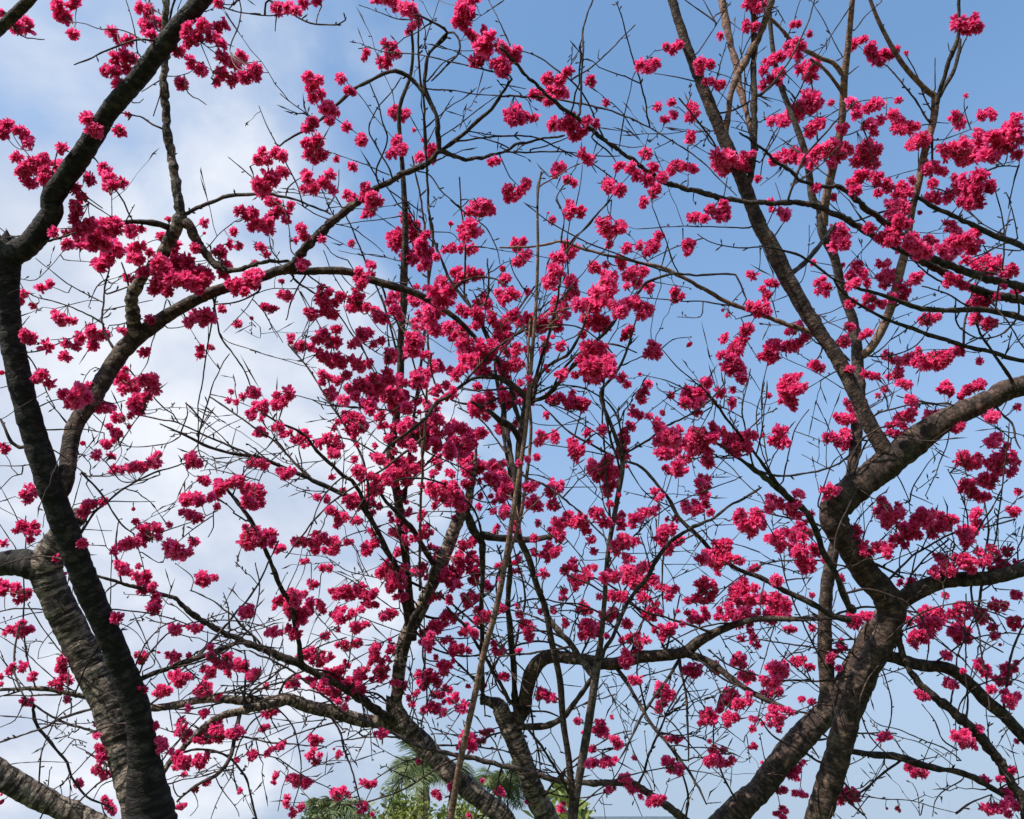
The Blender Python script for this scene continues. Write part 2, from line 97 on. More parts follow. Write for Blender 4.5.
# blossoms seen in the picture, tile by tile (tile origin -> x,y,radius triples in quarter pixels)
FL = {
(0,0): "105,100,38 65,105,35 10,50,22 235,40,45 290,15,35 260,70,30 290,135,28 455,140,35 505,160,30 475,225,45 510,250,35 430,280,35 465,310,38 570,50,40 590,100,45 625,90,35 600,140,30 355,490,42 380,515,35 470,515,32 505,450,15 755,130,50 740,155,38 815,105,30 870,105,35 835,150,40 870,175,30 860,10,25 700,200,30 770,260,38 715,330,38 900,240,45 950,225,35 870,290,40 920,310,35 970,300,35 1005,270,32 850,320,25 25,495,40 15,530,35 90,530,40 110,565,30 65,620,28 90,670,45 140,650,45 120,720,35 190,690,45 170,625,30 245,655,40 245,585,32 350,705,32 405,655,22 425,695,42 440,735,38 480,720,25 310,760,35 300,805,25 1010,625,20 1020,715,15",
(1,0): "20,300,30 15,270,25 110,35,35 150,30,30 180,40,28 210,10,30 270,5,30 530,20,40 570,20,28 620,45,42 655,85,28 627,115,20 850,75,55 870,15,40 830,20,30 860,130,28 895,140,40 940,175,50 900,235,45 980,180,30 965,265,40 1000,285,35 1010,205,25 550,180,32 530,230,42 565,205,28 455,205,22 450,230,16 230,305,30 255,330,35 265,380,38 300,425,40 330,440,28 315,475,25 360,310,28 385,355,22 405,365,18 235,500,38 245,480,28 380,500,25 440,550,32 590,440,35 575,445,28 265,575,42 230,585,35 280,610,35 245,620,30 110,610,38 60,615,32 35,630,28 75,720,50 115,690,35 50,750,35 80,790,35 120,670,20 225,700,38 250,740,38 290,720,30 315,690,30 320,750,28 215,745,22 340,625,18 405,655,25 570,575,35 605,600,30 560,605,28 705,600,38 690,570,20 395,775,30 450,760,35 480,795,40 510,790,22 960,635,30 1015,455,28 1010,755,25 890,805,30 930,810,35 645,512,12",
(2,0): "10,185,25 60,215,42 15,275,30 190,310,35 250,300,38 225,350,45 150,370,38 195,395,32 250,365,30 355,320,28 70,450,48 115,460,35 45,455,35 210,490,35 270,485,45 310,525,38 345,480,28 375,490,25 335,615,35 355,630,25 575,605,35 235,660,42 215,690,20 275,715,30 495,660,38 430,735,40 470,750,32 420,710,25 560,700,40 605,740,35 640,700,32 600,665,30 685,660,35 745,660,32 710,650,28 752,540,32 620,420,22 675,405,22 650,475,25 685,450,25 770,445,38 605,265,35 550,255,28 580,270,28 655,185,20 695,185,32 790,270,35 825,320,28 865,335,28 75,750,42 35,760,30 100,725,28 570,795,25 275,805,25 320,815,15 870,620,42 905,640,48 930,650,35 970,635,38 880,665,35 985,610,25 970,105,28 1005,105,25 1005,15,40 870,140,20 418,410,20 830,815,20 880,805,25 1015,700,20",
(3,0): "20,15,40 140,95,22 195,135,18 145,195,40 120,180,25 215,260,48 190,285,25 55,225,38 40,300,38 75,285,28 70,320,22 380,175,35 430,210,40 480,215,40 510,210,25 470,250,28 775,100,45 840,100,40 810,115,30 575,210,12 185,400,50 150,440,38 100,460,45 70,480,32 235,395,28 280,405,16 200,440,30 220,515,45 200,500,28 320,505,25 365,410,35 380,450,28 460,410,38 425,430,28 445,495,32 500,460,35 540,495,45 590,495,32 560,520,28 545,395,18 790,475,42 760,470,22 875,465,35 810,378,12 620,560,42 590,570,25 650,545,25 730,600,35 780,580,50 800,620,35 850,590,55 900,580,55 940,570,55 985,560,50 1005,480,35 1015,610,30 950,520,35 860,540,35 910,620,30 100,605,40 60,630,30 150,595,45 210,610,40 170,630,35 290,600,45 260,610,30 330,590,35 295,635,30 430,590,50 400,630,40 450,640,35 400,600,30 465,590,25 395,700,38 365,720,35 380,750,30 460,710,38 500,730,38 465,760,25 550,750,35 580,760,30 420,690,25 530,805,35 600,710,20 670,665,42 710,680,30 650,660,25 700,775,35 790,740,50 850,740,55 900,740,38 830,780,45 760,725,30 860,790,30 800,700,25 220,745,25 290,775,20 45,795,20",
(0,1): "300,60,38 290,20,25 330,110,45 365,150,55 350,100,40 420,110,55 455,85,28 400,150,50 440,200,55 400,230,45 460,190,35 265,175,28 320,185,25 215,130,28 260,130,20 520,120,40 555,110,25 550,215,45 520,230,28 590,210,22 640,145,25 665,80,18 690,180,28 685,210,25 620,270,50 570,290,35 650,310,55 610,340,35 700,260,45 740,260,50 720,310,50 780,280,50 770,340,45 800,310,35 815,290,28 660,360,28 520,310,30 805,90,22 770,190,25 805,130,10 85,380,30 180,340,30 135,415,20 230,465,28 255,475,32 290,475,20 215,445,18 110,540,35 150,560,42 100,515,20 340,530,38 375,535,40 410,530,28 260,590,35 300,575,25 485,510,25 595,475,28 570,600,28 165,690,32 195,720,28 140,705,22 290,765,45 250,765,28 320,760,40 350,735,25 300,800,30 410,805,30 485,720,45 520,740,40 590,710,40 600,745,35 540,790,42 585,700,30 495,670,20 580,775,25 960,55,38 995,50,28 1005,100,30 925,125,25 870,205,38 900,175,25 890,260,32 940,180,20 880,290,28 945,330,40 985,300,40 1010,290,30 950,355,22 850,205,20 1015,185,18 760,465,35 800,455,38 830,465,28 745,490,22 875,430,20 800,480,25 935,485,24 990,465,12 790,595,28 830,580,18 985,755,28 960,775,20 910,755,14 900,790,16 1010,805,20 5,680,15",
(1,1): "10,50,28 20,100,25 60,105,45 90,60,32 110,25,28 150,35,30 145,70,28 75,10,20 205,115,30 215,145,28 285,155,20 175,160,18 45,185,22 65,215,20 25,290,38 15,330,30 20,250,20 200,255,30 225,250,18 140,375,32 120,370,20 70,425,28 95,430,18 125,320,14 400,10,22 480,20,35 455,55,25 505,10,20 400,170,20 470,275,30 440,290,28 440,330,32 420,310,18 610,115,50 590,160,45 650,150,50 640,210,50 690,140,25 700,230,40 665,170,45 680,265,25 735,225,20 900,40,48 940,40,32 865,115,45 840,120,30 900,120,30 790,95,14 800,190,30 830,190,22 870,195,30 770,195,22 780,350,55 760,320,35 830,320,45 870,290,38 905,295,25 780,390,28 1000,315,30 980,365,28 245,450,35 225,440,20 290,400,40 280,360,28 320,420,40 340,395,30 355,380,25 410,390,35 440,415,38 415,360,20 460,420,25 400,425,22 505,460,40 480,450,28 530,465,20 320,450,25 580,395,38 555,400,25 600,370,25 570,430,30 590,455,25 645,400,30 670,345,20 710,430,40 740,430,28 700,480,45 670,475,30 750,500,40 720,510,30 780,500,25 650,475,20 465,525,42 440,530,25 500,560,28 310,545,45 280,540,32 340,510,28 335,560,35 260,545,25 180,570,28 215,575,28 165,570,18 240,580,22 295,610,38 330,620,38 360,640,35 320,640,30 390,625,25 270,595,22 410,565,28 430,660,38 455,650,28 470,640,20 300,700,30 340,700,30 380,690,25 290,685,20 640,570,50 600,600,38 670,550,28 650,600,28 560,600,28 545,620,28 575,625,25 500,710,40 540,700,38 560,750,45 500,750,42 580,790,40 540,780,35 600,770,30 480,780,30 650,690,40 660,720,30 620,720,25 590,700,25 720,660,35 700,680,28 750,650,25 420,730,40 390,740,30 410,770,32 450,740,25 370,790,30 330,760,28 310,750,20 320,780,22 440,800,28 480,805,25 740,745,25 770,730,22 820,530,40 850,560,35 830,580,38 860,600,38 800,540,25 930,610,50 890,640,50 860,630,40 920,650,35 905,670,30 950,600,28 820,680,40 790,680,28 850,670,25 830,430,28 870,445,35 900,460,38 930,410,28 920,380,22 950,465,32 890,410,20 1000,500,40 980,530,32 1010,540,30 970,490,22 940,780,40 900,790,32 1000,780,30 1010,660,30 990,650,20 20,760,28 130,780,38 105,770,22 155,775,22 50,805,25 1020,450,15 740,790,20",
(2,1): "565,15,25 280,40,35 320,50,28 270,65,22 205,80,20 190,50,8 410,100,42 460,110,42 395,85,28 430,130,30 480,105,28 430,175,20 750,70,25 790,60,35 830,40,28 875,50,42 890,60,28 740,180,35 735,205,20 755,170,25 500,190,25 550,180,25 600,185,38 620,150,28 580,210,25 640,140,12 65,180,30 90,165,22 85,230,38 110,210,22 60,245,20 270,210,42 240,230,35 215,225,25 290,200,28 205,300,45 190,320,32 230,285,28 285,335,45 215,352,12 20,310,28 30,380,38 60,375,25 10,270,15 385,270,35 400,260,25 475,240,32 480,260,22 440,300,45 400,340,50 430,350,40 380,390,50 360,420,45 420,320,35 340,450,40 340,470,30 535,290,48 510,300,35 565,285,25 500,340,20 585,345,28 310,415,32 300,400,22 470,420,45 500,410,32 440,415,28 555,430,45 530,400,30 575,420,28 405,485,45 400,500,35 380,475,28 690,375,32 715,380,20 505,525,30 490,540,22 515,505,20 600,595,38 600,570,25 620,610,22 745,570,14 340,590,38 390,600,45 370,650,50 400,650,50 430,640,38 380,700,42 350,710,25 320,630,28 430,680,30 330,580,22 480,700,25 500,725,22 550,685,12 560,765,35 585,725,22 670,770,22 735,770,38 770,780,45 800,770,38 730,800,30 810,720,35 820,720,20 790,800,25 865,760,28 910,790,25 915,745,18 930,560,40 915,600,38 900,640,38 960,560,25 940,660,38 950,700,30 870,610,22 910,670,28 980,515,38 960,510,20 995,295,25 980,290,15 1000,420,35 1015,440,30 980,410,20 895,455,12 877,435,10 110,470,38 80,480,32 130,500,28 60,450,28 160,500,28 190,460,38 200,490,30 250,420,35 260,450,28 230,470,28 220,500,22 265,380,25 170,470,25 20,500,40 10,540,35 50,460,25 70,580,28 60,600,22 20,590,28 30,650,40 60,640,35 80,650,22 10,680,25 240,570,28 235,580,20 240,690,28 255,680,22 295,690,20 180,655,14 30,770,35 60,760,28 80,720,18 10,790,25 235,780,28 205,790,25 270,800,20 300,800,30 335,798,25 525,812,12",
(3,1): "105,50,35 80,45,25 50,35,20 300,145,55 275,160,35 325,150,35 310,120,35 500,135,45 465,130,35 540,90,40 520,60,32 550,30,40 530,20,30 540,120,30 470,150,25 565,60,22 505,160,25 630,50,12 700,5,20 790,5,22 850,10,30 600,190,42 570,190,28 640,200,42 680,170,28 650,160,30 620,220,25 750,185,45 720,200,35 760,120,35 740,110,25 790,150,42 830,160,48 850,130,35 800,180,32 860,170,25 700,190,25 870,255,40 850,265,28 900,270,38 930,250,38 980,280,30 1000,275,28 810,235,25 960,290,20 740,315,28 780,320,32 800,340,25 840,350,25 860,390,38 890,395,32 920,385,28 845,400,22 1000,375,32 980,385,20 960,340,15 850,470,30 885,480,38 915,485,25 840,460,20 640,470,28 670,470,32 700,460,20 205,245,18 325,255,15 235,340,35 265,345,32 225,325,22 260,370,18 380,270,30 360,300,38 410,310,35 370,330,30 400,290,25 350,340,20 475,250,25 500,300,40 485,320,32 520,310,28 540,370,42 570,365,25 515,380,25 480,410,28 430,400,30 440,390,22 415,405,18 610,310,32 590,325,22 630,295,18 360,405,28 350,415,20 470,405,20 350,500,28 330,560,32 345,555,25 370,520,20 415,530,25 430,520,20 310,565,18 40,330,28 25,380,28 60,335,18 20,430,30 30,440,22 10,350,18 130,510,28 170,510,28 125,570,38 155,560,28 180,540,25 110,520,18 50,590,45 20,605,32 80,575,28 60,620,25 225,655,32 205,650,22 245,660,18 110,730,45 140,700,32 130,750,45 160,740,30 90,760,35 35,770,15 600,630,45 650,630,38 620,620,30 690,630,35 730,620,40 710,650,28 745,605,25 500,615,25 540,635,28 525,635,20 540,685,32 565,725,32 580,725,22 545,715,18 720,740,35 765,765,30 740,750,25 840,735,38 865,740,22 820,740,22 785,590,30 770,600,20 865,635,18 430,690,28 460,695,18 355,665,25 490,745,20 465,770,15 590,785,25 610,800,18 345,800,20 1010,815,12 410,790,15",
(0,2): "290,15,32 270,10,20 400,25,38 430,30,20 540,15,35 515,20,22 570,5,20 460,65,28 480,70,18 515,60,18 430,105,20 455,130,25 470,135,18 508,105,14 430,175,28 415,170,15 380,217,26 435,225,22 525,265,30 560,265,28 605,230,32 590,245,25 620,215,20 450,275,25 480,275,18 500,265,18 325,170,15 20,190,25 10,180,18 115,370,35 100,375,22 130,350,18 340,430,38 370,410,30 405,400,24 320,440,20 105,510,35 85,515,22 130,520,22 120,550,18 15,565,20 325,565,25 240,690,25 225,625,18 20,735,35 85,760,35 60,755,25 110,760,20 10,755,22 500,565,40 475,575,28 530,560,35 560,540,35 590,510,38 575,500,28 610,500,25 590,540,25 535,480,20 570,555,28 445,597,22 670,490,18 625,540,18 525,430,12 490,670,30 480,655,20 510,680,18 540,695,25 575,725,40 555,715,25 600,735,25 545,655,15 615,800,32 600,800,22 755,245,35 740,225,20 760,215,20 785,250,20 800,320,28 790,310,18 760,390,42 735,390,25 785,400,28 830,385,25 865,350,38 880,340,25 750,455,32 720,445,22 770,465,25 790,465,18 700,600,45 670,605,25 740,600,28 720,620,22 765,560,25 755,550,18 815,710,38 795,710,22 845,700,22 925,330,35 900,330,22 960,350,30 1000,355,28 985,400,38 970,405,25 1010,390,28 940,320,22 990,545,38 960,540,22 1010,560,30 965,495,15 855,420,18 995,250,25 980,245,18 1015,245,15 930,8,15 985,60,25 1010,30,25 1010,130,20 990,815,15 945,815,8",
(1,2): "45,25,30 20,20,20 130,5,28 10,65,18 45,75,15 40,135,28 60,135,15 115,105,28 95,110,18 155,145,28 190,135,32 210,140,25 225,145,20 300,165,35 340,155,25 320,205,28 340,215,25 290,160,22 350,175,20 385,70,35 365,85,25 420,90,45 400,115,35 375,55,22 440,100,28 470,20,38 440,10,25 620,30,32 510,85,30 500,70,20 423,175,15 492,180,15 620,90,28 600,110,28 650,100,28 580,95,22 610,160,35 640,180,25 590,165,20 670,120,38 700,90,32 740,80,38 700,150,45 730,180,40 660,140,30 690,180,30 740,130,30 560,20,30 790,110,30 820,100,35 850,120,30 800,150,35 780,200,38 830,190,45 880,150,35 910,130,30 850,210,35 870,260,45 900,240,38 920,270,35 880,290,28 840,240,35 810,170,30 860,170,30 880,35,35 910,20,35 950,20,30 900,50,22 985,110,28 1010,110,25 510,230,35 490,225,22 530,245,22 440,285,32 420,290,20 475,300,25 560,270,35 590,260,38 620,260,32 650,270,32 530,310,32 570,300,32 610,320,28 600,300,25 630,240,25 475,355,32 490,365,22 400,390,38 380,390,22 440,420,28 465,415,22 430,400,20 485,410,18 720,290,18 715,300,12 330,440,28 355,450,32 345,490,22 310,430,18 375,460,22 320,435,20 415,475,22 430,480,18 740,350,38 760,370,30 790,290,25 800,370,30 790,400,30 820,390,35 830,420,28 850,330,28 880,330,25 730,340,25 780,350,28 810,340,22 950,300,35 980,280,35 1000,310,32 960,260,30 1010,340,28 1000,380,32 980,370,25 990,440,28 960,440,20 1010,430,18 970,510,20 960,320,25 985,650,18 625,440,22 595,510,35 570,530,28 600,490,25 630,550,25 610,550,20 560,520,18 690,520,22 675,520,15 475,575,35 450,575,20 490,570,20 585,605,25 560,670,42 590,670,28 530,680,25 560,720,32 590,730,28 545,725,20 665,680,32 685,690,22 650,670,20 175,550,28 200,565,28 240,560,25 280,555,38 285,540,25 330,580,32 350,570,28 310,590,22 390,560,20 380,555,15 25,370,35 15,400,35 45,355,22 25,540,38 60,560,38 90,560,25 10,530,30 125,585,28 140,285,32 120,280,22 165,285,18 40,250,28 10,245,25 70,255,12 10,555,25 300,660,25 315,665,18 215,635,18 175,770,32 200,770,25 130,800,38 100,805,20 240,805,30 280,805,28 190,800,28 345,755,35 380,745,35 420,755,35 450,770,28 400,770,25 480,760,28 325,750,20 375,775,22 490,805,22 460,800,25 740,600,28 730,620,20 815,610,32 865,555,30 835,565,22 870,620,32 900,640,25 830,650,30 790,690,45 770,700,28 810,670,25 880,670,35 885,710,28 890,690,22 850,660,22 865,640,20 710,775,28 745,770,18 860,775,32 890,780,22 935,740,25 950,740,15 840,770,18",
(2,2): "220,10,25 300,18,40 275,20,28 330,15,25 760,5,40 730,15,25 910,10,28 560,0,22 155,150,30 175,145,22 215,145,28 145,225,18 345,130,25 405,115,28 500,120,35 490,160,28 480,200,35 490,215,28 510,105,20 300,195,38 285,205,22 320,195,22 525,45,25 550,60,22 590,68,22 640,50,14 385,260,42 370,290,32 420,250,38 440,280,38 410,300,32 360,245,22 460,270,25 430,340,38 425,360,25 470,375,14 450,330,25 500,260,12 630,110,38 620,85,22 680,130,45 640,160,38 660,200,38 630,205,28 680,210,28 710,150,35 620,170,22 790,160,55 750,160,38 820,140,45 840,125,35 780,200,35 810,190,35 870,125,28 760,130,35 905,145,38 930,160,45 950,190,38 910,190,35 970,190,25 900,170,28 980,135,25 1000,140,22 930,210,25 740,230,30 715,225,15 820,240,35 805,240,20 700,270,38 720,275,28 660,275,25 650,270,15 120,340,35 100,340,20 150,330,15 220,340,35 200,360,30 240,340,22 205,315,14 30,310,35 20,340,38 10,300,25 25,370,25 40,350,20 20,435,28 10,440,20 45,10,28 20,20,25 60,90,22 10,120,20 10,250,20 75,5,18 130,400,32 150,420,30 110,410,22 205,410,28 220,420,20 150,485,18 240,485,38 220,480,25 270,460,30 300,480,38 320,460,25 335,515,28 340,490,20 220,530,38 240,530,25 200,525,22 360,550,25 370,595,20 380,445,30 365,440,20 400,440,18 435,410,20 410,480,30 430,485,20 475,490,28 470,470,25 530,470,32 520,490,22 560,450,28 580,440,25 600,440,22 620,425,18 550,470,20 480,450,18 190,600,38 170,605,25 215,600,28 230,590,20 200,620,22 135,600,20 135,545,25 70,630,22 55,640,14 170,685,25 190,690,14 500,560,42 470,570,35 530,560,25 460,600,22 480,545,25 500,625,28 520,625,20 445,590,20 655,540,42 635,550,32 690,555,32 640,530,25 610,545,18 660,600,20 660,575,20 610,360,22 635,380,18 620,390,14 690,465,18 660,470,14 790,330,28 815,340,25 800,360,30 815,310,20 760,420,35 730,410,25 790,410,28 810,385,25 830,445,22 740,425,25 790,300,15 940,455,32 970,480,42 1005,460,35 990,510,32 960,500,28 1010,440,20 985,530,22 875,570,35 850,580,25 900,560,20 840,640,35 870,640,30 800,625,28 780,625,18 820,610,28 930,630,28 950,635,18 1000,665,25 860,680,18 900,620,22 870,600,25 280,660,32 260,665,22 310,700,38 330,690,28 290,700,25 340,680,20 370,660,18 250,750,22 245,780,20 350,660,14 300,720,25 430,700,35 510,680,38 540,700,45 500,700,28 560,660,30 590,700,35 610,710,25 460,690,25 530,730,28 430,680,20 540,670,28 390,775,18 430,770,22 465,775,30 560,780,28 590,785,15 650,740,25 640,745,15 665,775,25 690,745,25 620,740,14 810,735,42 790,730,25 840,740,28 830,775,25 770,780,28 800,790,28 740,790,22 950,740,45 920,760,30 980,760,35 910,790,28 950,790,32 1000,790,28 960,720,25 890,800,18",
(3,2): "110,2,35 80,5,15 70,150,42 50,160,28 90,125,30 65,120,20 10,140,12 15,485,28 5,460,15 350,20,22 330,70,35 360,75,25 305,70,20 270,150,30 300,160,30 340,170,32 370,170,25 330,130,28 260,140,18 265,360,32 245,350,20 295,360,25 310,350,15 550,70,35 590,70,30 520,100,28 560,100,25 540,135,28 515,130,20 580,55,22 610,35,14 600,5,25 680,50,35 660,50,20 710,45,20 905,65,38 890,60,22 930,65,20 790,105,22 770,115,22 1010,30,20 585,5,20 920,162,35 895,160,18 945,155,20 980,195,28 960,195,18 830,225,42 800,215,25 850,250,30 860,220,20 790,230,20 920,245,38 960,240,38 990,255,32 900,250,25 940,280,30 985,290,22 1010,245,22 820,260,28 895,325,38 920,310,25 880,315,25 820,350,38 800,345,25 860,380,32 890,380,25 840,370,25 910,340,20 1015,360,18 1000,440,28 980,430,15 1015,435,15 505,440,45 475,430,32 520,470,42 480,400,28 540,430,25 495,480,28 500,500,15 640,475,48 610,480,32 660,450,35 690,490,40 730,480,38 750,470,25 670,510,32 720,500,28 740,500,20 580,510,45 560,500,28 610,520,28 630,450,25 540,545,28 480,580,38 500,595,25 460,580,25 570,568,22 520,560,25 420,585,32 410,600,22 375,510,30 385,520,22 370,540,25 400,580,20 65,410,38 40,405,20 85,395,20 145,370,28 165,375,18 130,430,38 150,450,28 110,420,25 200,450,20 180,480,18 190,455,12 100,540,45 60,550,30 80,570,28 120,525,32 170,510,35 190,520,25 155,580,38 130,590,28 185,640,42 165,630,28 200,600,28 210,580,25 200,660,25 220,590,18 60,540,20 150,600,25 250,630,15 175,670,20 65,710,28 50,710,15 85,715,15 60,785,42 40,790,28 90,800,28 115,805,18 205,770,16 320,700,18 835,500,32 850,450,30 820,550,35 850,480,22 800,520,25 840,520,22 860,440,20 810,580,15 780,495,8 690,612,14 720,665,42 740,670,30 690,680,28 710,690,28 760,670,22 670,680,15 790,620,38 800,640,28 820,660,28 770,620,20 865,600,25 910,600,28 930,600,20 880,640,28 950,640,32 930,660,28 970,600,25 990,590,15 900,620,20 970,650,18 1005,635,15 830,630,22 555,720,20 600,720,25 585,730,18 1010,770,25 1000,760,15 940,805,30 910,810,20 970,805,15 790,810,28 820,810,18 650,812,14 730,770,18",
(0,3): "30,90,22 60,80,28 95,80,35 120,85,20 85,60,18 65,238,30 50,230,18 85,240,18 130,270,22 115,280,12 5,270,15 5,300,12 240,230,35 245,205,22 255,245,22 250,290,35 220,300,22 275,290,18 235,310,18 265,360,18 105,370,28 90,365,15 120,365,15 460,38,28 445,35,15 475,35,12 610,5,30 590,5,18 690,85,32 675,75,18 710,90,15 770,80,25 745,75,15 790,75,15 555,195,28 540,185,15 575,185,12 560,215,14 625,175,8 680,190,28 660,185,15 705,190,18 745,185,15 690,200,15 700,280,32 680,265,20 730,270,25 720,295,20 745,262,12 670,270,12 640,330,32 615,335,18 660,335,15 565,322,20 550,315,12 830,155,20 845,205,32 870,220,25 830,250,35 800,240,22 815,265,20 900,210,32 930,235,35 950,240,28 900,255,25 890,190,20 960,220,18 985,262,28 970,250,18 1010,255,18 830,195,18 800,315,35 785,335,22 820,330,22 805,295,20 765,330,12 860,345,18 745,395,20 735,400,12 805,415,22 790,410,14 820,410,12 840,480,42 810,500,32 865,460,25 840,450,22 870,490,20 790,515,25 850,515,28 770,520,15 820,520,20 880,510,12 930,490,35 905,490,20 955,490,20 930,510,15 720,480,32 710,450,22 740,490,22 700,490,18 725,510,22 720,445,14 610,465,20 640,535,32 650,550,22 625,520,20 675,565,18 630,560,18 720,605,38 700,600,22 740,600,22 695,625,20 790,600,30 810,590,22 775,600,18 725,655,15 815,575,14 770,715,18 815,685,18 805,695,10 710,780,22 695,785,12 730,775,10 945,720,14 995,578,22 980,575,12 1010,575,10 930,600,16 965,20,30 980,10,25 955,10,18 985,35,12 380,500,20 370,495,10 400,560,25 385,545,15 400,590,28 380,635,22 400,645,32 420,650,22 370,640,15 310,690,22 320,685,12 425,770,22 410,750,15 440,790,22 420,785,15 445,805,15 5,765,12 5,735,8 375,455,15",
(1,3): "5,20,15 180,15,42 150,5,28 210,15,30 240,10,20 285,8,20 205,50,25 350,30,38 335,15,20 380,40,22 420,12,25 440,8,15 550,25,35 525,35,18 575,20,14 75,98,22 95,95,28 120,95,15 165,105,28 185,110,20 150,80,20 195,100,15 430,75,32 455,65,22 405,70,20 415,90,18 295,112,22 285,108,12 305,120,10 345,85,15 365,150,28 345,145,15 380,160,15 415,140,28 430,130,15 400,150,12 555,150,20 565,165,28 560,185,20 550,125,10 495,165,25 480,185,22 490,200,22 500,180,18 520,210,22 475,215,15 230,185,32 215,175,18 245,205,22 280,195,28 300,185,25 315,180,12 275,220,22 300,205,15 335,250,35 310,255,22 350,240,20 380,225,18 375,210,12 235,285,22 270,300,25 255,285,18 300,310,28 280,320,18 320,310,20 340,330,28 360,350,25 380,355,18 345,370,18 370,390,20 330,350,18 385,290,25 400,310,28 430,310,32 415,290,20 435,260,32 420,255,18 450,275,18 445,330,15 515,255,35 500,250,20 535,265,18 460,240,18 480,280,15 540,240,15 320,280,20 300,285,14 360,300,20 20,255,22 10,265,18 35,250,12 65,308,15 165,300,28 150,305,15 185,300,15 190,270,12 75,410,28 55,415,14 90,400,12 580,315,32 570,295,20 595,330,15 625,355,15 640,380,18 650,340,15 660,330,14 690,290,38 670,280,25 730,290,28 720,270,22 665,260,20 705,250,18 740,300,18 690,310,20 700,255,18 740,350,25 720,340,18 775,320,22 760,355,18 805,350,25 790,365,18 815,360,14 790,320,12 780,360,14 700,400,28 685,400,18 745,400,28 730,405,18 765,410,18 720,395,18 840,390,30 820,395,18 860,380,15 850,405,15 700,125,32 680,130,20 720,130,18 730,80,35 720,65,22 750,65,25 700,85,18 770,60,18 680,100,18 785,30,30 770,20,20 800,50,18 765,220,35 750,205,22 785,225,20 760,240,20 800,210,12 790,150,30 820,160,28 800,170,20 860,170,20 835,150,15 845,95,22 880,95,25 860,85,18 830,100,15 890,110,14 765,130,18 850,70,18 915,30,32 895,40,18 930,20,20 975,175,22 960,140,18 965,175,12 990,180,12 1000,270,25 985,270,14 860,305,14 910,310,15 925,305,10 860,525,38 840,540,25 890,515,28 900,525,18 930,490,22 950,485,15 825,550,15 870,540,22 910,490,12 845,500,15 515,495,22 495,495,12 530,500,14 540,490,10 260,520,28 240,515,18 280,520,15 255,585,28 235,585,15 275,580,15 350,575,18 330,555,8 345,585,12 55,475,22 40,480,10 70,465,12 75,565,20 120,545,22 135,530,12 105,550,12 70,570,14 15,580,20 100,660,18 95,685,15 105,655,12 200,675,35 170,675,25 225,680,25 150,670,15 240,685,15 365,730,32 345,735,18 380,735,20 470,690,25 455,685,12 485,690,15 145,762,22 135,765,10 185,795,25 165,790,12 200,795,12 735,735,22 740,720,12 790,705,18 665,605,14 915,680,12 985,720,20 970,725,12 440,780,22 430,800,14 455,770,12 480,812,12 865,815,15",
(2,3): "75,25,20 100,65,25 110,95,30 115,115,15 75,170,18 10,170,18 18,270,20 5,175,12 95,55,18 330,10,30 350,5,18 310,10,15 340,60,28 320,75,18 355,90,35 325,105,25 380,95,28 400,60,18 420,110,15 430,25,30 450,15,30 415,35,20 500,60,25 515,65,12 260,60,18 255,70,15 160,15,15 210,10,18 250,45,12 500,200,32 480,205,18 520,200,15 480,128,18 510,115,22 550,125,30 545,145,22 570,130,18 535,165,18 590,130,12 510,130,14 600,20,35 580,30,22 630,20,18 605,40,18 620,80,22 640,110,25 660,80,30 640,125,18 670,100,20 690,70,15 720,60,18 765,40,30 750,50,18 800,35,28 820,30,15 785,55,15 740,20,18 870,30,28 855,35,18 900,20,32 890,40,18 950,40,40 970,20,30 990,50,25 930,30,25 985,75,22 1010,40,18 955,120,18 940,118,10 1005,130,25 990,135,12 960,10,25 1015,20,20 760,245,38 735,250,22 785,240,22 770,260,20 725,240,12 850,237,25 835,235,12 865,240,12 945,205,32 930,195,18 955,225,22 965,270,30 950,265,18 985,265,22 975,290,18 1000,280,14 940,180,15 20,270,12 170,340,32 155,350,20 195,350,25 210,350,18 160,320,15 215,370,8 530,282,28 515,275,15 550,290,15 560,270,8 645,345,40 620,340,22 665,325,22 640,375,25 625,400,20 650,380,15 680,345,14 655,310,14 395,475,38 375,480,20 400,450,20 415,490,22 385,450,15 305,445,18 310,455,12 440,430,10 325,490,10 460,530,28 445,515,15 475,535,18 435,510,10 365,555,18 355,560,10 375,550,8 360,615,30 345,615,18 375,610,15 430,605,30 410,615,18 455,600,18 530,590,14 680,515,22 660,515,15 700,515,18 715,510,12 695,530,10 650,508,8 665,610,32 650,600,20 670,635,22 700,635,28 690,640,18 715,630,14 645,615,12 825,420,35 805,430,22 800,450,20 840,440,22 820,400,15 860,400,18 785,455,12 870,400,15 895,365,38 880,375,25 910,380,25 900,340,22 870,370,15 905,435,30 885,430,18 930,430,20 900,415,15 945,380,32 960,370,20 980,355,22 990,365,14 930,370,18 995,475,18 990,435,15 1000,545,20 985,550,10 1005,440,15 835,600,35 815,600,18 860,600,30 850,580,25 880,610,22 910,600,20 880,560,18 835,560,18 845,550,15 825,525,12 870,620,14 925,600,10 490,675,30 475,670,15 510,680,18 525,715,25 510,710,15 540,720,12 555,740,15 430,715,20 415,720,10 450,710,12 245,655,12 600,760,25 590,755,15 615,770,18 630,755,25 645,745,15 240,790,20 250,770,12 105,765,10 10,730,15 700,12,12",
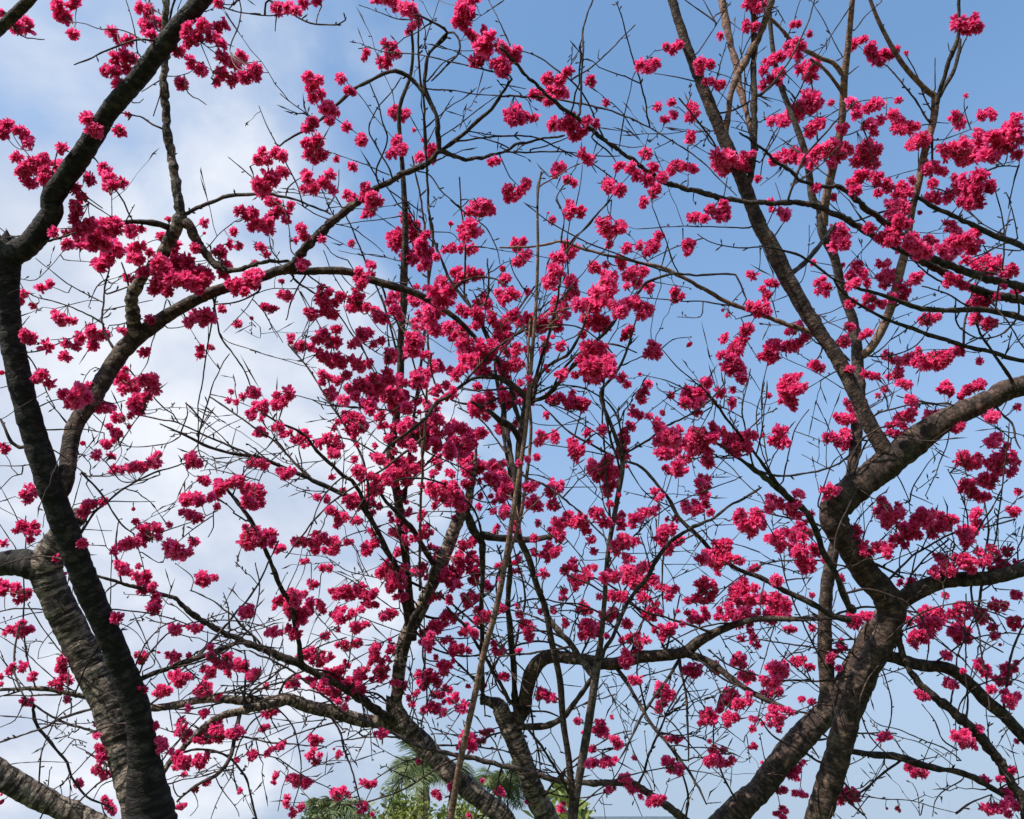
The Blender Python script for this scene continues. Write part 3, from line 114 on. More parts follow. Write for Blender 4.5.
(3,3): "60,20,42 30,25,25 90,15,30 50,40,22 110,10,18 120,85,22 100,80,12 135,85,14 205,78,18 195,75,8 375,45,35 355,35,22 395,35,25 370,65,18 420,30,22 435,25,15 270,195,28 255,200,15 290,180,18 320,155,22 310,150,15 335,160,15 310,238,18 300,240,10 320,125,12 70,240,40 45,245,28 100,220,20 80,265,25 55,225,20 145,212,25 130,205,15 195,232,20 180,228,12 210,235,12 160,220,14 25,290,28 10,280,20 50,300,22 55,335,30 40,335,20 75,335,18 10,330,15 165,360,18 155,355,10 205,370,20 195,370,12 70,410,32 45,400,22 100,400,22 120,410,18 60,440,28 35,430,20 70,470,18 40,460,15 90,430,18 10,455,14 135,640,28 120,640,15 150,635,18 175,605,14 160,615,14 85,718,22 70,720,12 100,720,12 150,730,22 135,725,12 180,738,15 165,735,15 80,805,25 60,810,12 100,800,15 10,610,10 345,745,38 320,755,25 370,735,25 310,745,15 355,765,18 385,730,14 585,50,20 640,30,30 620,45,22 680,40,42 660,70,32 700,60,30 670,100,28 700,20,25 640,60,25 650,10,20 620,100,28 600,110,20 640,120,25 610,145,20 590,130,15 640,100,20 655,130,15 760,20,28 790,40,22 740,30,20 780,15,20 830,20,28 870,30,32 850,15,20 890,40,18 895,35,14 780,100,38 760,90,22 810,90,25 800,120,28 820,130,18 745,100,14 770,70,18 795,65,15 920,92,25 905,80,15 935,105,15 945,145,10 1000,60,28 985,65,15 1015,45,18 930,5,20 960,5,15 735,187,25 720,180,14 750,190,12 875,235,32 855,230,18 895,235,20 875,250,15 800,248,15 805,255,8 975,245,32 955,235,18 1000,240,18 940,285,25 960,290,20 925,280,15 910,320,22 895,315,10 925,320,12 975,345,28 990,365,25 965,360,18 1005,350,22 1015,345,18 990,385,20 970,330,15 1010,215,15 985,295,12 750,295,28 735,300,18 765,300,18 775,310,12 635,340,28 620,330,15 650,350,18 665,355,12 610,330,10 660,225,20 645,215,12 795,520,38 775,510,22 810,520,22 800,540,20 765,510,12 810,480,18 860,475,22 845,475,12 875,475,12 795,480,14 500,512,28 485,515,14 515,510,12 495,500,12 600,635,28 620,650,28 585,625,18 640,650,22 655,645,14 610,660,14 885,675,22 870,670,12 900,680,12 945,670,20 935,670,10 990,640,22 980,640,12 1000,635,10 1010,525,12 915,790,30 890,785,22 940,780,28 960,770,25 905,800,18 970,730,28 950,725,18 990,730,25 1010,740,18 980,755,20 995,770,22 1010,780,22 870,785,15 945,795,18 1005,720,15 980,810,22 540,790,12 500,790,8 550,800,8",
}
# ------------------------------------------------------------------ materials
def mat(name):
    m = bpy.data.materials.new(name); m.use_nodes = True
    return m, m.node_tree.nodes, m.node_tree.links, m.node_tree.nodes['Principled BSDF']
def ramp(N_, L_, src, stops):
    r = N_.new('ShaderNodeValToRGB'); e = r.color_ramp.elements
    while len(e) < len(stops): e.new(0.5)
    for el, (p, c) in zip(e, stops): el.position = p; el.color = (*c, 1)
    L_.new(src, r.inputs[0]); return r.outputs[0]
def nz(N_, L_, vec, scale, detail=5, rough=0.6, dist=0.0):
    n = N_.new('ShaderNodeTexNoise'); n.inputs['Scale'].default_value = scale; n.inputs['Detail'].default_value = detail
    n.inputs['Roughness'].default_value = rough; n.inputs['Distortion'].default_value = dist
    L_.new(vec, n.inputs['Vector']); return n.outputs[0]
def bark(name, dark, mid, light, rings=1.0, ringscale=34.0, bump=0.5, lichen=0.0, band=0.25):
    m, n, l, p = mat(name)
    tc = n.new('ShaderNodeTexCoord'); ob = tc.outputs['Object']
    def mm(op, a, b=None):
        k = n.new('ShaderNodeMath'); k.operation = op
        for i, v in enumerate((a, b)):
            if v is None: continue
            if isinstance(v, (int, float)): k.inputs[i].default_value = v
            else: l.new(v, k.inputs[i])
        return k.outputs[0]
    sp = n.new('ShaderNodeSeparateXYZ'); l.new(tc.outputs['UV'], sp.inputs[0]); th = mm('MULTIPLY', sp.outputs[0], 2*math.pi)
    warp = mm('MULTIPLY', mm('SUBTRACT', nz(n, l, ob, 14, 3, 0.5), 0.5), 0.016)
    vv = mm('ADD', sp.outputs[1], warp)
    def wrap(k, s):                                                  # seamless round the stem, squeezed along it
        c = n.new('ShaderNodeCombineXYZ'); l.new(mm('MULTIPLY', mm('COSINE', th), k), c.inputs[0]); l.new(mm('MULTIPLY', mm('SINE', th), k), c.inputs[1])
        l.new(mm('MULTIPLY', vv, s), c.inputs[2]); return c.outputs[0]
    r1 = nz(n, l, wrap(0.75, ringscale*3.8), 1.0, 4, 0.65, 0.4)      # horizontal bands
    r2 = nz(n, l, wrap(2.2, ringscale*9), 1.0, 3, 0.7, 0.3)
    vo = n.new('ShaderNodeTexVoronoi'); vo.feature = 'DISTANCE_TO_EDGE'; vo.inputs['Scale'].default_value = 1.0
    l.new(wrap(1.15, ringscale*4.2), vo.inputs['Vector'])
    ck = n.new('ShaderNodeMapRange'); l.new(vo.outputs[0], ck.inputs[0]); ck.inputs[1].default_value = 0.0; ck.inputs[2].default_value = 0.20
    crack = ck.outputs[0]
    g = nz(n, l, ob, 38, 6, 0.7); fine = nz(n, l, ob, 260, 4, 0.75)
    s = mm('ADD', mm('MULTIPLY', r1, 0.36*rings), mm('MULTIPLY', r2, 0.22*rings))
    s = mm('ADD', s, mm('MULTIPLY', g, 1-0.58*rings-0.18)); s = mm('ADD', s, mm('MULTIPLY', fine, 0.18))
    s = mm('SUBTRACT', s, mm('MULTIPLY', mm('SUBTRACT', 1.0, crack), 0.05))
    rb = nz(n, l, wrap(0.55, 84), 1.0, 4, 0.7, 0.0)                   # broken lenticel rings, sharp edged
    bs = n.new('ShaderNodeMapRange'); bs.interpolation_type = 'SMOOTHSTEP'; l.new(rb, bs.inputs[0]); bs.inputs[1].default_value = 0.41; bs.inputs[2].default_value = 0.55
    s = mm('ADD', s, mm('MULTIPLY', mm('SUBTRACT', bs.outputs[0], 0.62), 0.26*band))
    col = ramp(n, l, s, [(0.40, dark), (0.50, mid), (0.60, light)])
    if lichen > 0:
        li = nz(n, l, ob, 14, 7, 0.65)
        mr = n.new('ShaderNodeMapRange'); l.new(li, mr.inputs[0]); mr.inputs[1].default_value = 0.56; mr.inputs[2].default_value = 0.68
        mr.inputs[4].default_value = lichen
        mx = n.new('ShaderNodeMix'); mx.data_type = 'RGBA'; l.new(mr.outputs[0], mx.inputs[0]); l.new(col, mx.inputs[6])
        mx.inputs[7].default_value = (0.20, 0.21, 0.13, 1); col = mx.outputs[2]
    l.new(col, p.inputs['Base Color'])
    p.inputs['Roughness'].default_value = 0.78; p.inputs['Specular IOR Level'].default_value = 0.25
    b = n.new('ShaderNodeBump'); b.inputs['Strength'].default_value = bump; b.inputs['Distance'].default_value = 0.010
    l.new(mm('ADD', s, mm('MULTIPLY', crack, 0.10)), b.inputs['Height']); l.new(b.outputs[0], p.inputs['Normal'])
    return m
BARK = bark('sun_paled_ringed_bark', (0.018, 0.013, 0.011), (0.10, 0.077, 0.063), (0.30, 0.24, 0.195), 0.8, 10, 0.9, 0.15, 0.62)  # ringed bark, paled to put the left trunk's sunlight into its colour
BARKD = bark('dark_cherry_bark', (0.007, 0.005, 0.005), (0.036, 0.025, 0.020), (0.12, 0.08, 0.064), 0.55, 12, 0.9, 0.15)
BARKK = bark('shade_dark_cherry_bark', (0.004, 0.003, 0.003), (0.013, 0.010, 0.010), (0.05, 0.04, 0.037), 0.8, 12, 1.0, 0.1, 0.4)  # naturally darker bark, with shade on the left limbs put into its colour
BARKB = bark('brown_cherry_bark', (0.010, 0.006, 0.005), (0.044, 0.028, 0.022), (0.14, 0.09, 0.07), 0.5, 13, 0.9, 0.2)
TWIGM = bark('twig_bark', (0.009, 0.006, 0.006), (0.040, 0.024, 0.021), (0.11, 0.07, 0.058), 0.6, 60, 0.3)
TAN = bark('tan_shoot_bark', (0.055, 0.029, 0.021), (0.17, 0.098, 0.073), (0.30, 0.195, 0.15), 0.7, 30, 0.6)
GREYT = bark('grey_branch_bark', (0.02, 0.015, 0.013), (0.07, 0.05, 0.044), (0.16, 0.125, 0.11), 0.8, 25, 0.6)

def petal_mat():
    m, n, l, p = mat('blossom_petal')
    tc = n.new('ShaderNodeTexCoord'); sp = n.new('ShaderNodeSeparateXYZ'); l.new(tc.outputs['UV'], sp.inputs[0])
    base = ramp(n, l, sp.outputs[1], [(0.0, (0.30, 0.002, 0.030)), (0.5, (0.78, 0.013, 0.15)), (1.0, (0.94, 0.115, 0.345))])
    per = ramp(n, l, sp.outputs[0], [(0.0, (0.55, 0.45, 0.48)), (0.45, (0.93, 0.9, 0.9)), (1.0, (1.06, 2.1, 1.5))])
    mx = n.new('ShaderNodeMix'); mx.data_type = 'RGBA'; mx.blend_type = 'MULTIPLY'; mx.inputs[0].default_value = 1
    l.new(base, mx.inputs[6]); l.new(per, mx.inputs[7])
    l.new(mx.outputs[2], p.inputs['Base Color']); p.inputs['Roughness'].default_value = 0.6
    p.inputs['Specular IOR Level'].default_value = 0.2
    tr = n.new('ShaderNodeBsdfTranslucent'); l.new(mx.outputs[2], tr.inputs[0])
    ms = n.new('ShaderNodeMixShader'); ms.inputs[0].default_value = 0.5
    l.new(p.outputs[0], ms.inputs[1]); l.new(tr.outputs[0], ms.inputs[2])
    l.new(ms.outputs[0], n['Material Output'].inputs[0]); return m
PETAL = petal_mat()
def plain(name, c1, c2, scale=20, rough=0.7, trans=0.0):
    m, n, l, p = mat(name); tc = n.new('ShaderNodeTexCoord')
    col = ramp(n, l, nz(n, l, tc.outputs['Object'], scale, 6), [(0.35, c1), (0.65, c2)])
    l.new(col, p.inputs['Base Color']); p.inputs['Roughness'].default_value = rough
    if trans:
        tr = n.new('ShaderNodeBsdfTranslucent'); l.new(col, tr.inputs[0]); ms = n.new('ShaderNodeMixShader'); ms.inputs[0].default_value = trans
        l.new(p.outputs[0], ms.inputs[1]); l.new(tr.outputs[0], ms.inputs[2]); l.new(ms.outputs[0], n['Material Output'].inputs[0])
    return m
CALYX = plain('calyx_and_bud_scale', (0.05, 0.012, 0.014), (0.10, 0.05, 0.025), 90)
FROND = plain('palm_frond_green', (0.07, 0.105, 0.035), (0.15, 0.18, 0.075), 3, 0.5, 0.35)
LEAFY = plain('yellow_green_leaf', (0.07, 0.11, 0.02), (0.20, 0.22, 0.05), 2, 0.5, 0.35)
LEAFP = plain('pale_broad_leaf', (0.16, 0.22, 0.05), (0.28, 0.32, 0.10), 2, 0.5, 0.4)
PTRUNK = plain('palm_trunk_fibre', (0.06, 0.045, 0.03), (0.17, 0.13, 0.09), 12)
GRASS = plain('grass_lawn', (0.035, 0.06, 0.015), (0.08, 0.11, 0.03), 1.5, 0.9)
ROOFM = plain('slate_blue_roof', (0.05, 0.07, 0.09), (0.08, 0.105, 0.13), 6, 0.6)
WALLM = plain('pale_rendered_wall', (0.42, 0.40, 0.36), (0.52, 0.50, 0.46), 3, 0.85)
DOORM = plain('brown_painted_door', (0.09, 0.05, 0.03), (0.13, 0.08, 0.05), 9, 0.6)
GLASSM = plain('dark_window_glass', (0.02, 0.03, 0.035), (0.03, 0.04, 0.05), 2, 0.12)

# ------------------------------------------------------------------ mesh helpers
class MB:
    def __init__(s): s.v = []; s.f = []; s.uv = []; s.mi = []; s.n = 0
    def add(s, v, f, uv=None, mi=0):
        v = np.asarray(v, float); f = np.asarray(f, int)
        s.v.append(v); s.f.append(f+s.n); s.n += len(v)
        s.uv.append(np.zeros((len(f)*4, 2)) if uv is None else np.asarray(uv, float))
        s.mi.append(np.full(len(f), mi, int))
    def build(s, name, mats, parent=None, smooth=True):
        V = np.concatenate(s.v); Fc = np.concatenate(s.f); UV = np.concatenate(s.uv); MI = np.concatenate(s.mi)
        org = V.mean(0) if parent is not None else np.array([V[:, 0].mean(), V[:, 1].mean(), V[:, 2].min()])
        me = bpy.data.meshes.new(name)
        me.vertices.add(len(V)); me.vertices.foreach_set('co', (V-org).ravel())
        me.loops.add(len(Fc)*4); me.loops.foreach_set('vertex_index', Fc.ravel())
        me.polygons.add(len(Fc)); me.polygons.foreach_set('loop_start', np.arange(len(Fc))*4)
        me.polygons.foreach_set('material_index', MI)
        me.polygons.foreach_set('use_smooth', np.full(len(Fc), smooth))
        u = me.uv_layers.new(name='UVMap'); u.data.foreach_set('uv', UV.ravel())
        for m in (mats if isinstance(mats, (list, tuple)) else [mats]): me.materials.append(m)
        me.update(calc_edges=True)
        o = bpy.data.objects.new(name, me); C.objects.link(o)
        if parent is not None:
            o.parent = parent; o.location = Vector(org)-wloc(parent)
        else: o.location = Vector(org)
        return o
WL = {}
def wloc(o):
    p = Vector(o.location)
    while o.parent: o = o.parent; p += Vector(o.location)
    return p
def thing(name, label, cat, loc, group=None):
    o = bpy.data.objects.new(name, None); C.objects.link(o); o.location = loc; o.empty_display_size = 0.1
    o['label'] = label; o['category'] = cat
    if group: o['group'] = group
    return o
def tag(o, **k):
    for a, b in k.items(): o[a] = b
    return o
def at(px, py, d):
    px = np.asarray(px, float); py = np.asarray(py, float); d = np.asarray(d, float)
    v = -(py-409.5)/F*d
    return np.stack([(px-512)/F*d, d*math.cos(PITCH)-v*math.sin(PITCH), CAMZ+d*math.sin(PITCH)+v*math.cos(PITCH)], -1)
def catmull(P, step):
    """P: n x k array resampled along a Catmull-Rom curve, roughly `step` apart in the first 2 columns"""
    P = np.asarray(P, float)
    if len(P) < 2: return P
    Q = np.vstack([2*P[0]-P[1], P, 2*P[-1]-P[-2]]); out = []
    for i in range(1, len(Q)-2):
        n = max(1, int(np.linalg.norm(Q[i+1, :2]-Q[i, :2])/step+0.5)); t = (np.arange(n)/n)[:, None]
        a, b, c, d = Q[i-1], Q[i], Q[i+1], Q[i+2]
        cr = 0.5*((2*b)+(-a+c)*t+(2*a-5*b+4*c-d)*t*t+(-a+3*b-3*c+d)*t**3)
        out.append(cr)
    out.append(P[-1:]); return np.vstack(out)
def tube(P, R, S=6, rough=0.0):
    """swept tube: P n x 3, R n; returns verts, quads, uvs (u around, v metres along)"""
    P = np.asarray(P, float); R = np.asarray(R, float); n = len(P)
    T = np.gradient(P, axis=0); T /= np.linalg.norm(T, axis=1)[:, None]+1e-12
    ref = np.array([0.3, -0.9, 0.2]); u = ref-T[0]*ref.dot(T[0]); u /= np.linalg.norm(u)
    U = np.zeros((n, 3))
    for i in range(n):
        u = u-T[i]*u.dot(T[i]); u /= np.linalg.norm(u)+1e-12; U[i] = u
    Vv = np.cross(T, U)
    s = np.concatenate([[0], np.cumsum(np.linalg.norm(np.diff(P, axis=0), axis=1))])
    a = np.arange(S)/S*2*math.pi
    rad = np.repeat(R[:, None], S, 1)
    if rough > 0:
        ph = RNG.uniform(0, 6.28, 8)
        k = np.zeros_like(rad)
        for j, (fa, fs, am) in enumerate([(1, 9, .5), (2, 17, .5), (3, 5, .4), (2, 41, .3), (1, 70, .25), (4, 27, .25), (0, 95, .3), (0, 160, .25)]):
            k += am*np.sin(fa*a[None, :]+fs*s[:, None]+ph[j]+0.8*np.sin(3*s[:, None]*fs*0.1))
        k += RNG.normal(0, 0.35, n)[:, None]
        rad = rad*(1+rough*k)
    X = P[:, None]+rad[..., None]*(np.cos(a)[None, :, None]*U[:, None]+np.sin(a)[None, :, None]*Vv[:, None])
    i = np.arange(n-1)[:, None]; k = np.arange(S)[None, :]; k2 = (k+1) % S
    Fq = np.stack([i*S+k, i*S+k2, (i+1)*S+k2, (i+1)*S+k], -1).reshape(-1, 4)
    uv = np.zeros((n-1, S, 4, 2))
    uv[..., 0, 0] = k/S; uv[..., 3, 0] = k/S; uv[..., 1, 0] = (k+1)/S; uv[..., 2, 0] = (k+1)/S
    uv[..., 0, 1] = s[:-1, None]; uv[..., 1, 1] = s[:-1, None]; uv[..., 2, 1] = s[1:, None]; uv[..., 3, 1] = s[1:, None]
    off = RNG.uniform(0, 20); uv[..., 1] += off
    return X.reshape(-1, 3), Fq, uv.reshape(-1, 2)

# ------------------------------------------------------------------ trees
def ground_pt(px, py, d, dx=0, dy=0): p = at(px, py, d); return Vector((p[0]+dx, p[1]+dy, 0))
TREES = {}
def tree(key, name, label, cat, loc, group='blossoming cherry trees'):
    t = thing(name, label, cat, loc, group); TREES[key] = dict(o=t, twigs=[], cl=[], br=[]); return t
tree('A', 'cherry_tree', 'thick ringed cherry tree at left, two trunks fused at the base', 'tree', ground_pt(150, 819, 2.5, 0.02, 0.05))
tree('B', 'cherry_tree', 'dark crooked cherry tree at right, trunk zigzagging into a heavy limb', 'tree', ground_pt(812, 819, 3.0, -0.15, 0.1))
tree('G', 'cherry_tree', 'cherry tree leaning right behind the crooked one, with upright grey-tan stems', 'tree', ground_pt(715, 819, 4.0, -0.5, 0.1))
tree('C', 'cherry_tree', 'cherry tree in the bottom middle, two ringed trunks spreading into long level branches', 'tree', ground_pt(525, 819, 4.0, 0.05, 0.15))
tree('E', 'young_cherry_tree', 'slender young cherry with two thin dark forking stems in the centre', 'tree', ground_pt(574, 819, 2.4, 0, 0.05))
tree('S', 'sapling', 'tall bare tan shoot crossing the middle in front of the blossom', 'sapling', ground_pt(449, 819, 2.25, -0.03, 0.02), None)
tree('H', 'bare_tree', 'thin grey leafless tree far behind, low between the trees at right', 'tree', ground_pt(900, 819, 9.0), None)

# traced limbs: tree, part name, material, depth start, depth end, [x, y, radius ...] in picture pixels, root first; G = run down to the ground
LIMBS = [
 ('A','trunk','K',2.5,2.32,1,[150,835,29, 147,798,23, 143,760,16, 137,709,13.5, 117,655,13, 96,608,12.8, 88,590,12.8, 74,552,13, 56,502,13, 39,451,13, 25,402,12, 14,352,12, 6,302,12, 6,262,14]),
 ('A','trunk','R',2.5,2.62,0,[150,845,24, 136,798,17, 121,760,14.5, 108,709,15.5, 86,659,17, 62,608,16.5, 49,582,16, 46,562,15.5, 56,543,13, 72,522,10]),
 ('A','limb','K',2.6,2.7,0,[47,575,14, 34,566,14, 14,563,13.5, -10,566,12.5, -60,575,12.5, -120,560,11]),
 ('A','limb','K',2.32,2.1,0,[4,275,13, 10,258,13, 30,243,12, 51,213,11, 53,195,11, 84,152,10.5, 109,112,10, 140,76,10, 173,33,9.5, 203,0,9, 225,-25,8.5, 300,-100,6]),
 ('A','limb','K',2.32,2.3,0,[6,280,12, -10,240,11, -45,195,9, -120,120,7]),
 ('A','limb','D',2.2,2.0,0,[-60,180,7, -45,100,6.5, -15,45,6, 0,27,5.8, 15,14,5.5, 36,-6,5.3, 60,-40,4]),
 ('A','limb','R',2.5,2.4,0,[152,865,22, 120,840,14, 76,815,11.5, 38,797,12.5, 0,775,14, -60,742,14, -140,700,11]),
 ('A','limb','B',2.45,2.9,0,[58,500,7, 65,484,8, 68,463,8.5, 69,446,8.5, 76,423,8.7, 92,400,9.2, 112,368,9, 127,345,9, 150,327,8.3, 178,309,6.8, 208,294,6.2, 234,286,5.6, 265,276,5, 283,270,5.2, 308,271,4.2, 344,271,4.1, 372,280,4.2, 392,286,4.2, 415,293,3.8, 433,302,3.3, 448,312,3, 463,324,2.6, 482,345,2, 500,365,1.6]),
 ('A','branch','B',2.62,2.7,0,[283,271,5, 293,263,4.6, 306,248,4.3, 326,228,4.1, 346,210,3.9, 360,200,3.6, 377,188,3.3, 402,175,3, 428,162,2.8, 440,152,2.7, 466,159,2, 491,155,1.6, 515,146,1.4, 538,140,1.2, 563,136,.9]),
 ('A','branch','D',2.7,2.6,0,[439,152,2.5, 438,127,2.4, 436,114,2.4, 425,94,2.3, 425,63,1.8, 433,48,1.6, 448,33,1.4, 428,20,1.2, 416,15,.9]),
 ('A','branch','D',2.68,2.5,0,[425,95,2.1, 412,81,2, 395,71,1.9, 372,79,1.8, 354,89,1.8, 336,105,1.6, 324,118,1.5, 301,132,1.2, 280,146,.8]),
 ('A','branch','D',2.7,2.5,0,[440,151,2.2, 455,141,2.1, 468,132,2, 486,112,1.8, 501,94,1.5, 512,80,1.2]),
 ('A','twig','D',2.6,2.6,0,[436,45,1.2, 448,32,1.2, 458,36,1.2, 459,52,1.1, 446,66,1.1, 432,80,1]),
 ('A','branch','R',2.58,2.5,0,[134,338,8, 133,317,7, 133,294,6.6, 145,273,6.3, 160,256,6.3, 172,238,6.5, 178,222,6.6, 180,208,5.4, 178,198,5, 173,163,4.9, 166,127,4.5, 165,76,4, 165,51,3.6, 165,0,3.4, 162,-40,2.6]),
 ('A','branch','B',2.55,2.5,0,[180,216,5, 190,228,4.8, 200,248,4.5, 216,265,4, 232,271,2.8, 250,267,2.2, 268,262,2, 285,261,1.6]),
 ('A','branch','D',2.52,2.4,0,[180,215,2.4, 188,213,2.1, 198,208,2, 229,197,1.8, 259,194,1.7, 286,197,1.4, 313,207,1.1, 330,214,.8]),
 ('A','branch','D',2.52,2.45,0,[170,228,3.2, 165,226,3.1, 152,222,3, 127,222,2.5, 112,228,1.6]),
 ('A','branch','D',2.5,2.6,0,[134,684,3, 148,675,2.6, 165,669,2.6, 193,659,2.5, 229,646,2.4, 240,641,1.5]),
 ('C','trunk','R',4.0,4.1,1,[508,835,11, 504,816,10.5, 479,798,10.3, 453,776,10.3, 428,750,10.3, 407,727,10, 397,712,9]),
 ('C','limb','R',4.1,4.2,0,[398,716,8, 396,704,7, 397,692,6.6, 400,664,7, 407,636,7.4, 420,608,7.4, 428,593,7, 438,573,6.6, 448,550,6.8, 458,522,6.6, 466,507,6, 470,492,4, 474,470,2.6, 476,450,1.5]),
 ('C','limb','R',4.1,3.7,0,[402,724,8.5, 387,722,7.6, 362,720,7.1, 334,712,7, 308,706,6.6, 288,699,6.6, 270,701,5.4, 254,702,5, 229,699,4.2, 203,699,4, 178,704,4, 152,708,3.6, 110,702,3, 86,697,2.6, 63,692,2.4, 38,689,2.2, 0,690,1.6]),
 ('C','branch','R',3.85,3.7,0,[285,700,5, 268,705,4.2, 259,707,4, 244,710,4, 218,717,3.5, 193,737,3, 175,755,2.8, 165,770,2.6, 158,784,2]),
 ('C','branch','D',3.8,3.6,0,[240,711,2.4, 239,720,2.3, 236,735,2.2, 229,760,2, 216,776,1.8, 196,786,1.5, 178,801,1]),
 ('C','branch','D',4.05,3.5,0,[400,724,6, 390,718,5, 372,707,4.6, 352,694,4.3, 326,679,4.1, 301,666,4, 275,654,4, 260,648,3.7, 250,644,3.4, 229,636,3.1, 203,621,2.9, 184,607,2.6, 173,597,2.3, 157,593,2.1, 135,587,2, 114,580,1.7, 95,576,1.2]),
 ('C','branch','D',3.75,3.4,0,[302,666,3, 300,655,2.7, 297,633,2.5, 291,606,2.5, 277,580,2.4, 265,550,2.3, 250,519,2, 240,505,1.8, 229,491,1.6, 222,480,1.1]),
 ('C','branch','D',4.1,3.6,0,[410,628,4, 402,593,3, 395,565,2.8, 387,550,2.7, 377,530,2.6, 367,512,2.6, 352,499,2.4, 334,490,2.3, 313,481,2.2, 293,471,2, 270,461,1.9, 259,457,1.8, 244,455,1.7, 221,450,1.6, 198,442,1.4, 180,433,1.1, 161,424,.7]),
 ('C','branch','D',3.8,3.5,0,[368,513,2.2, 361,497,2.1, 352,480,2, 344,476,1.9, 334,467,1.8, 316,451,1.7, 306,436,1.5, 283,425,1.3, 263,413,1]),
 ('C','limb','B',4.1,3.7,0,[412,640,5, 413,622,4.6, 410,600,4, 407,565,4, 402,527,4.3, 397,496,4.6, 392,470,4.6, 390,451,4.2, 396,420,3.8, 400,380,3.6, 401,337,3.5, 404,300,3.8, 404,281,3.9, 405,240,3.4, 405,208,3, 402,165,2.4, 399,120,2.1, 401,102,2, 410,76,1.8, 413,50,1.5, 412,25,1.3, 414,-15,1]),
 ('C','branch','D',3.9,3.6,0,[404,500,2.2, 413,430,1.7, 425,330,1.5, 430,270,1.4, 433,238,1.3, 429,208,1.3, 426,160,1.3, 424,110,1.3, 419,60,1.1, 418,20,.8]),
 ('C','branch','T',3.5,3.2,0,[420,590,1.4, 420,532,1.4, 423,451,1.4, 426,398,1.3, 428,350,1.3, 428,268,1.2, 423,208,1.1, 412,157,.8]),
 ('C','trunk','R',4.0,4.0,1,[552,835,12.5, 546,816,12, 536,796,11.2, 525,765,10.4, 515,740,10, 505,717,9.6, 497,705,8, 490,702,5]),
 ('C','limb','B',4.0,3.8,0,[512,730,6, 519,716,7.6, 524,708,7.8, 527,689,7.6, 532,673,7.5, 541,661,7, 555,657,6.4, 576,659,6.2, 592,661,6.5, 602,663,6.8, 618,664,6.6, 637,657,6.1, 663,655,6, 685,652,6, 698,641,5.2, 718,632,4.2, 739,624,3.6, 760,619,3, 790,619,2.7, 816,619,2.4, 844,618,1.6]),
 ('C','branch','D',3.9,3.6,0,[685,653,4.4, 703,659,4, 723,671,3.6, 744,687,3, 760,697,2.6, 778,705,2.2, 795,712,1.6]),
 ('C','branch','D',3.9,3.5,0,[616,667,2.2, 632,692,1.8, 645,712,1.8, 657,732,1.7, 673,750,1.6, 685,765,1.5, 696,783,1.2, 706,804,.9]),
 ('C','branch','D',4.0,3.6,0,[514,732,3.6, 522,727,3.4, 536,727,3.2, 551,725,3.2, 566,715,3, 581,694,2.5, 591,678,1.8]),
 ('C','branch','D',3.8,3.5,0,[680,658,1.8, 668,679,1.5, 652,699,1.4, 642,715,1.3, 632,735,1.1, 619,760,.8]),
 ('C','branch','D',3.8,3.6,0,[679,655,1.5, 683,679,1.3, 687,704,1.2, 688,735,1, 689,760,.8]),
 ('C','branch','D',4.0,3.8,0,[516,712,3, 514,690,3, 514,671,3, 510,633,2.9, 508,608,2.8, 509,593,2.7, 510,573,2.4, 508,540,2.2]),
 ('C','branch','D',4.0,3.7,0,[482,704,2.4, 482,650,2.4, 482,608,2.4, 482,578,2.5, 483,545,3.4, 473,530,4.4, 466,512,4, 462,495,2]),
 ('C','branch','D',3.9,3.7,0,[482,535,4, 495,538,4.2, 507,538,4, 525,540,3.4, 546,538,2.6, 560,534,1.6]),
 ('C','branch','D',4.0,3.8,0,[434,565,3, 423,547,2.8, 413,530,2.6, 402,519,2.3, 387,502,1.8, 380,490,1.4]),
 ('C','branch','D',4.1,3.7,0,[404,660,3.6, 413,620,3.2, 425,600,3, 433,570,3.4]),
 ('B','trunk','B',3.0,2.95,1,[812,835,13.5, 818,816,12.5, 836,760,13.5, 849,717,13, 867,671,13, 884,638,12.8, 892,610,14, 884,592,14, 866,574,14, 851,549,14, 838,529,13.6, 834,509,15.5, 854,489,15, 879,471,15.5, 902,451,15, 933,428,13, 963,412,11.5, 991,400,10.3, 1004,391,10, 1024,385,10, 1060,377,10, 1140,350,8, 1240,300,6, 1330,220,3.5, 1380,150,1]),
 ('B','limb','B',3.0,3.2,0,[890,472,12, 884,451,9, 872,428,8, 858,400,7.5, 839,362,7.2, 821,335,7.4, 803,307,8, 785,274,8.2, 770,243,8, 760,225,7.6, 744,183,7, 723,137,6.5, 703,89,6, 688,51,5.2, 673,3,4.6, 666,-30,4]),
 ('B','limb','D',3.0,2.9,0,[893,612,11, 902,600,9, 922,588,9, 948,581,7.8, 988,578,7.2, 1020,570,7.6, 1070,556,7.6, 1130,530,6, 1210,505,4, 1290,450,1]),
 ('B','limb','D',3.05,3.0,0,[872,655,9, 887,656,6.2, 917,665,6.1, 948,669,6.1, 971,684,6.2, 988,702,6.6, 1004,715,6.4, 1019,730,6, 1050,765,6]),
 ('B','branch','D',3.0,2.9,0,[890,620,4, 894,630,3, 898,641,3, 910,669,3.2, 928,692,4, 953,710,4.5, 973,730,4.8, 994,753,5, 1011,783,5, 1022,800,5, 1032,840,5]),
 ('B','branch','D',3.05,3.1,0,[842,750,4, 849,751,2.8, 874,754,3.6, 900,757,3.6, 933,768,3.1, 963,773,3, 996,791,3, 1024,808,2.4, 1060,830,1.6]),
 ('B','branch','D',2.95,2.6,0,[854,612,3.4, 846,598,3.1, 834,573,3, 821,547,3, 813,524,3, 801,507,3, 778,489,2.9, 760,474,2.8, 746,464,2.2, 729,452,1.8, 716,443,1.4]),
 ('B','branch','D',2.8,2.5,0,[790,498,2.2, 776,482,2, 760,460,1.8, 749,446,1.6, 736,430,1.5, 723,413,1.4, 712,400,1.2, 700,385,.8]),
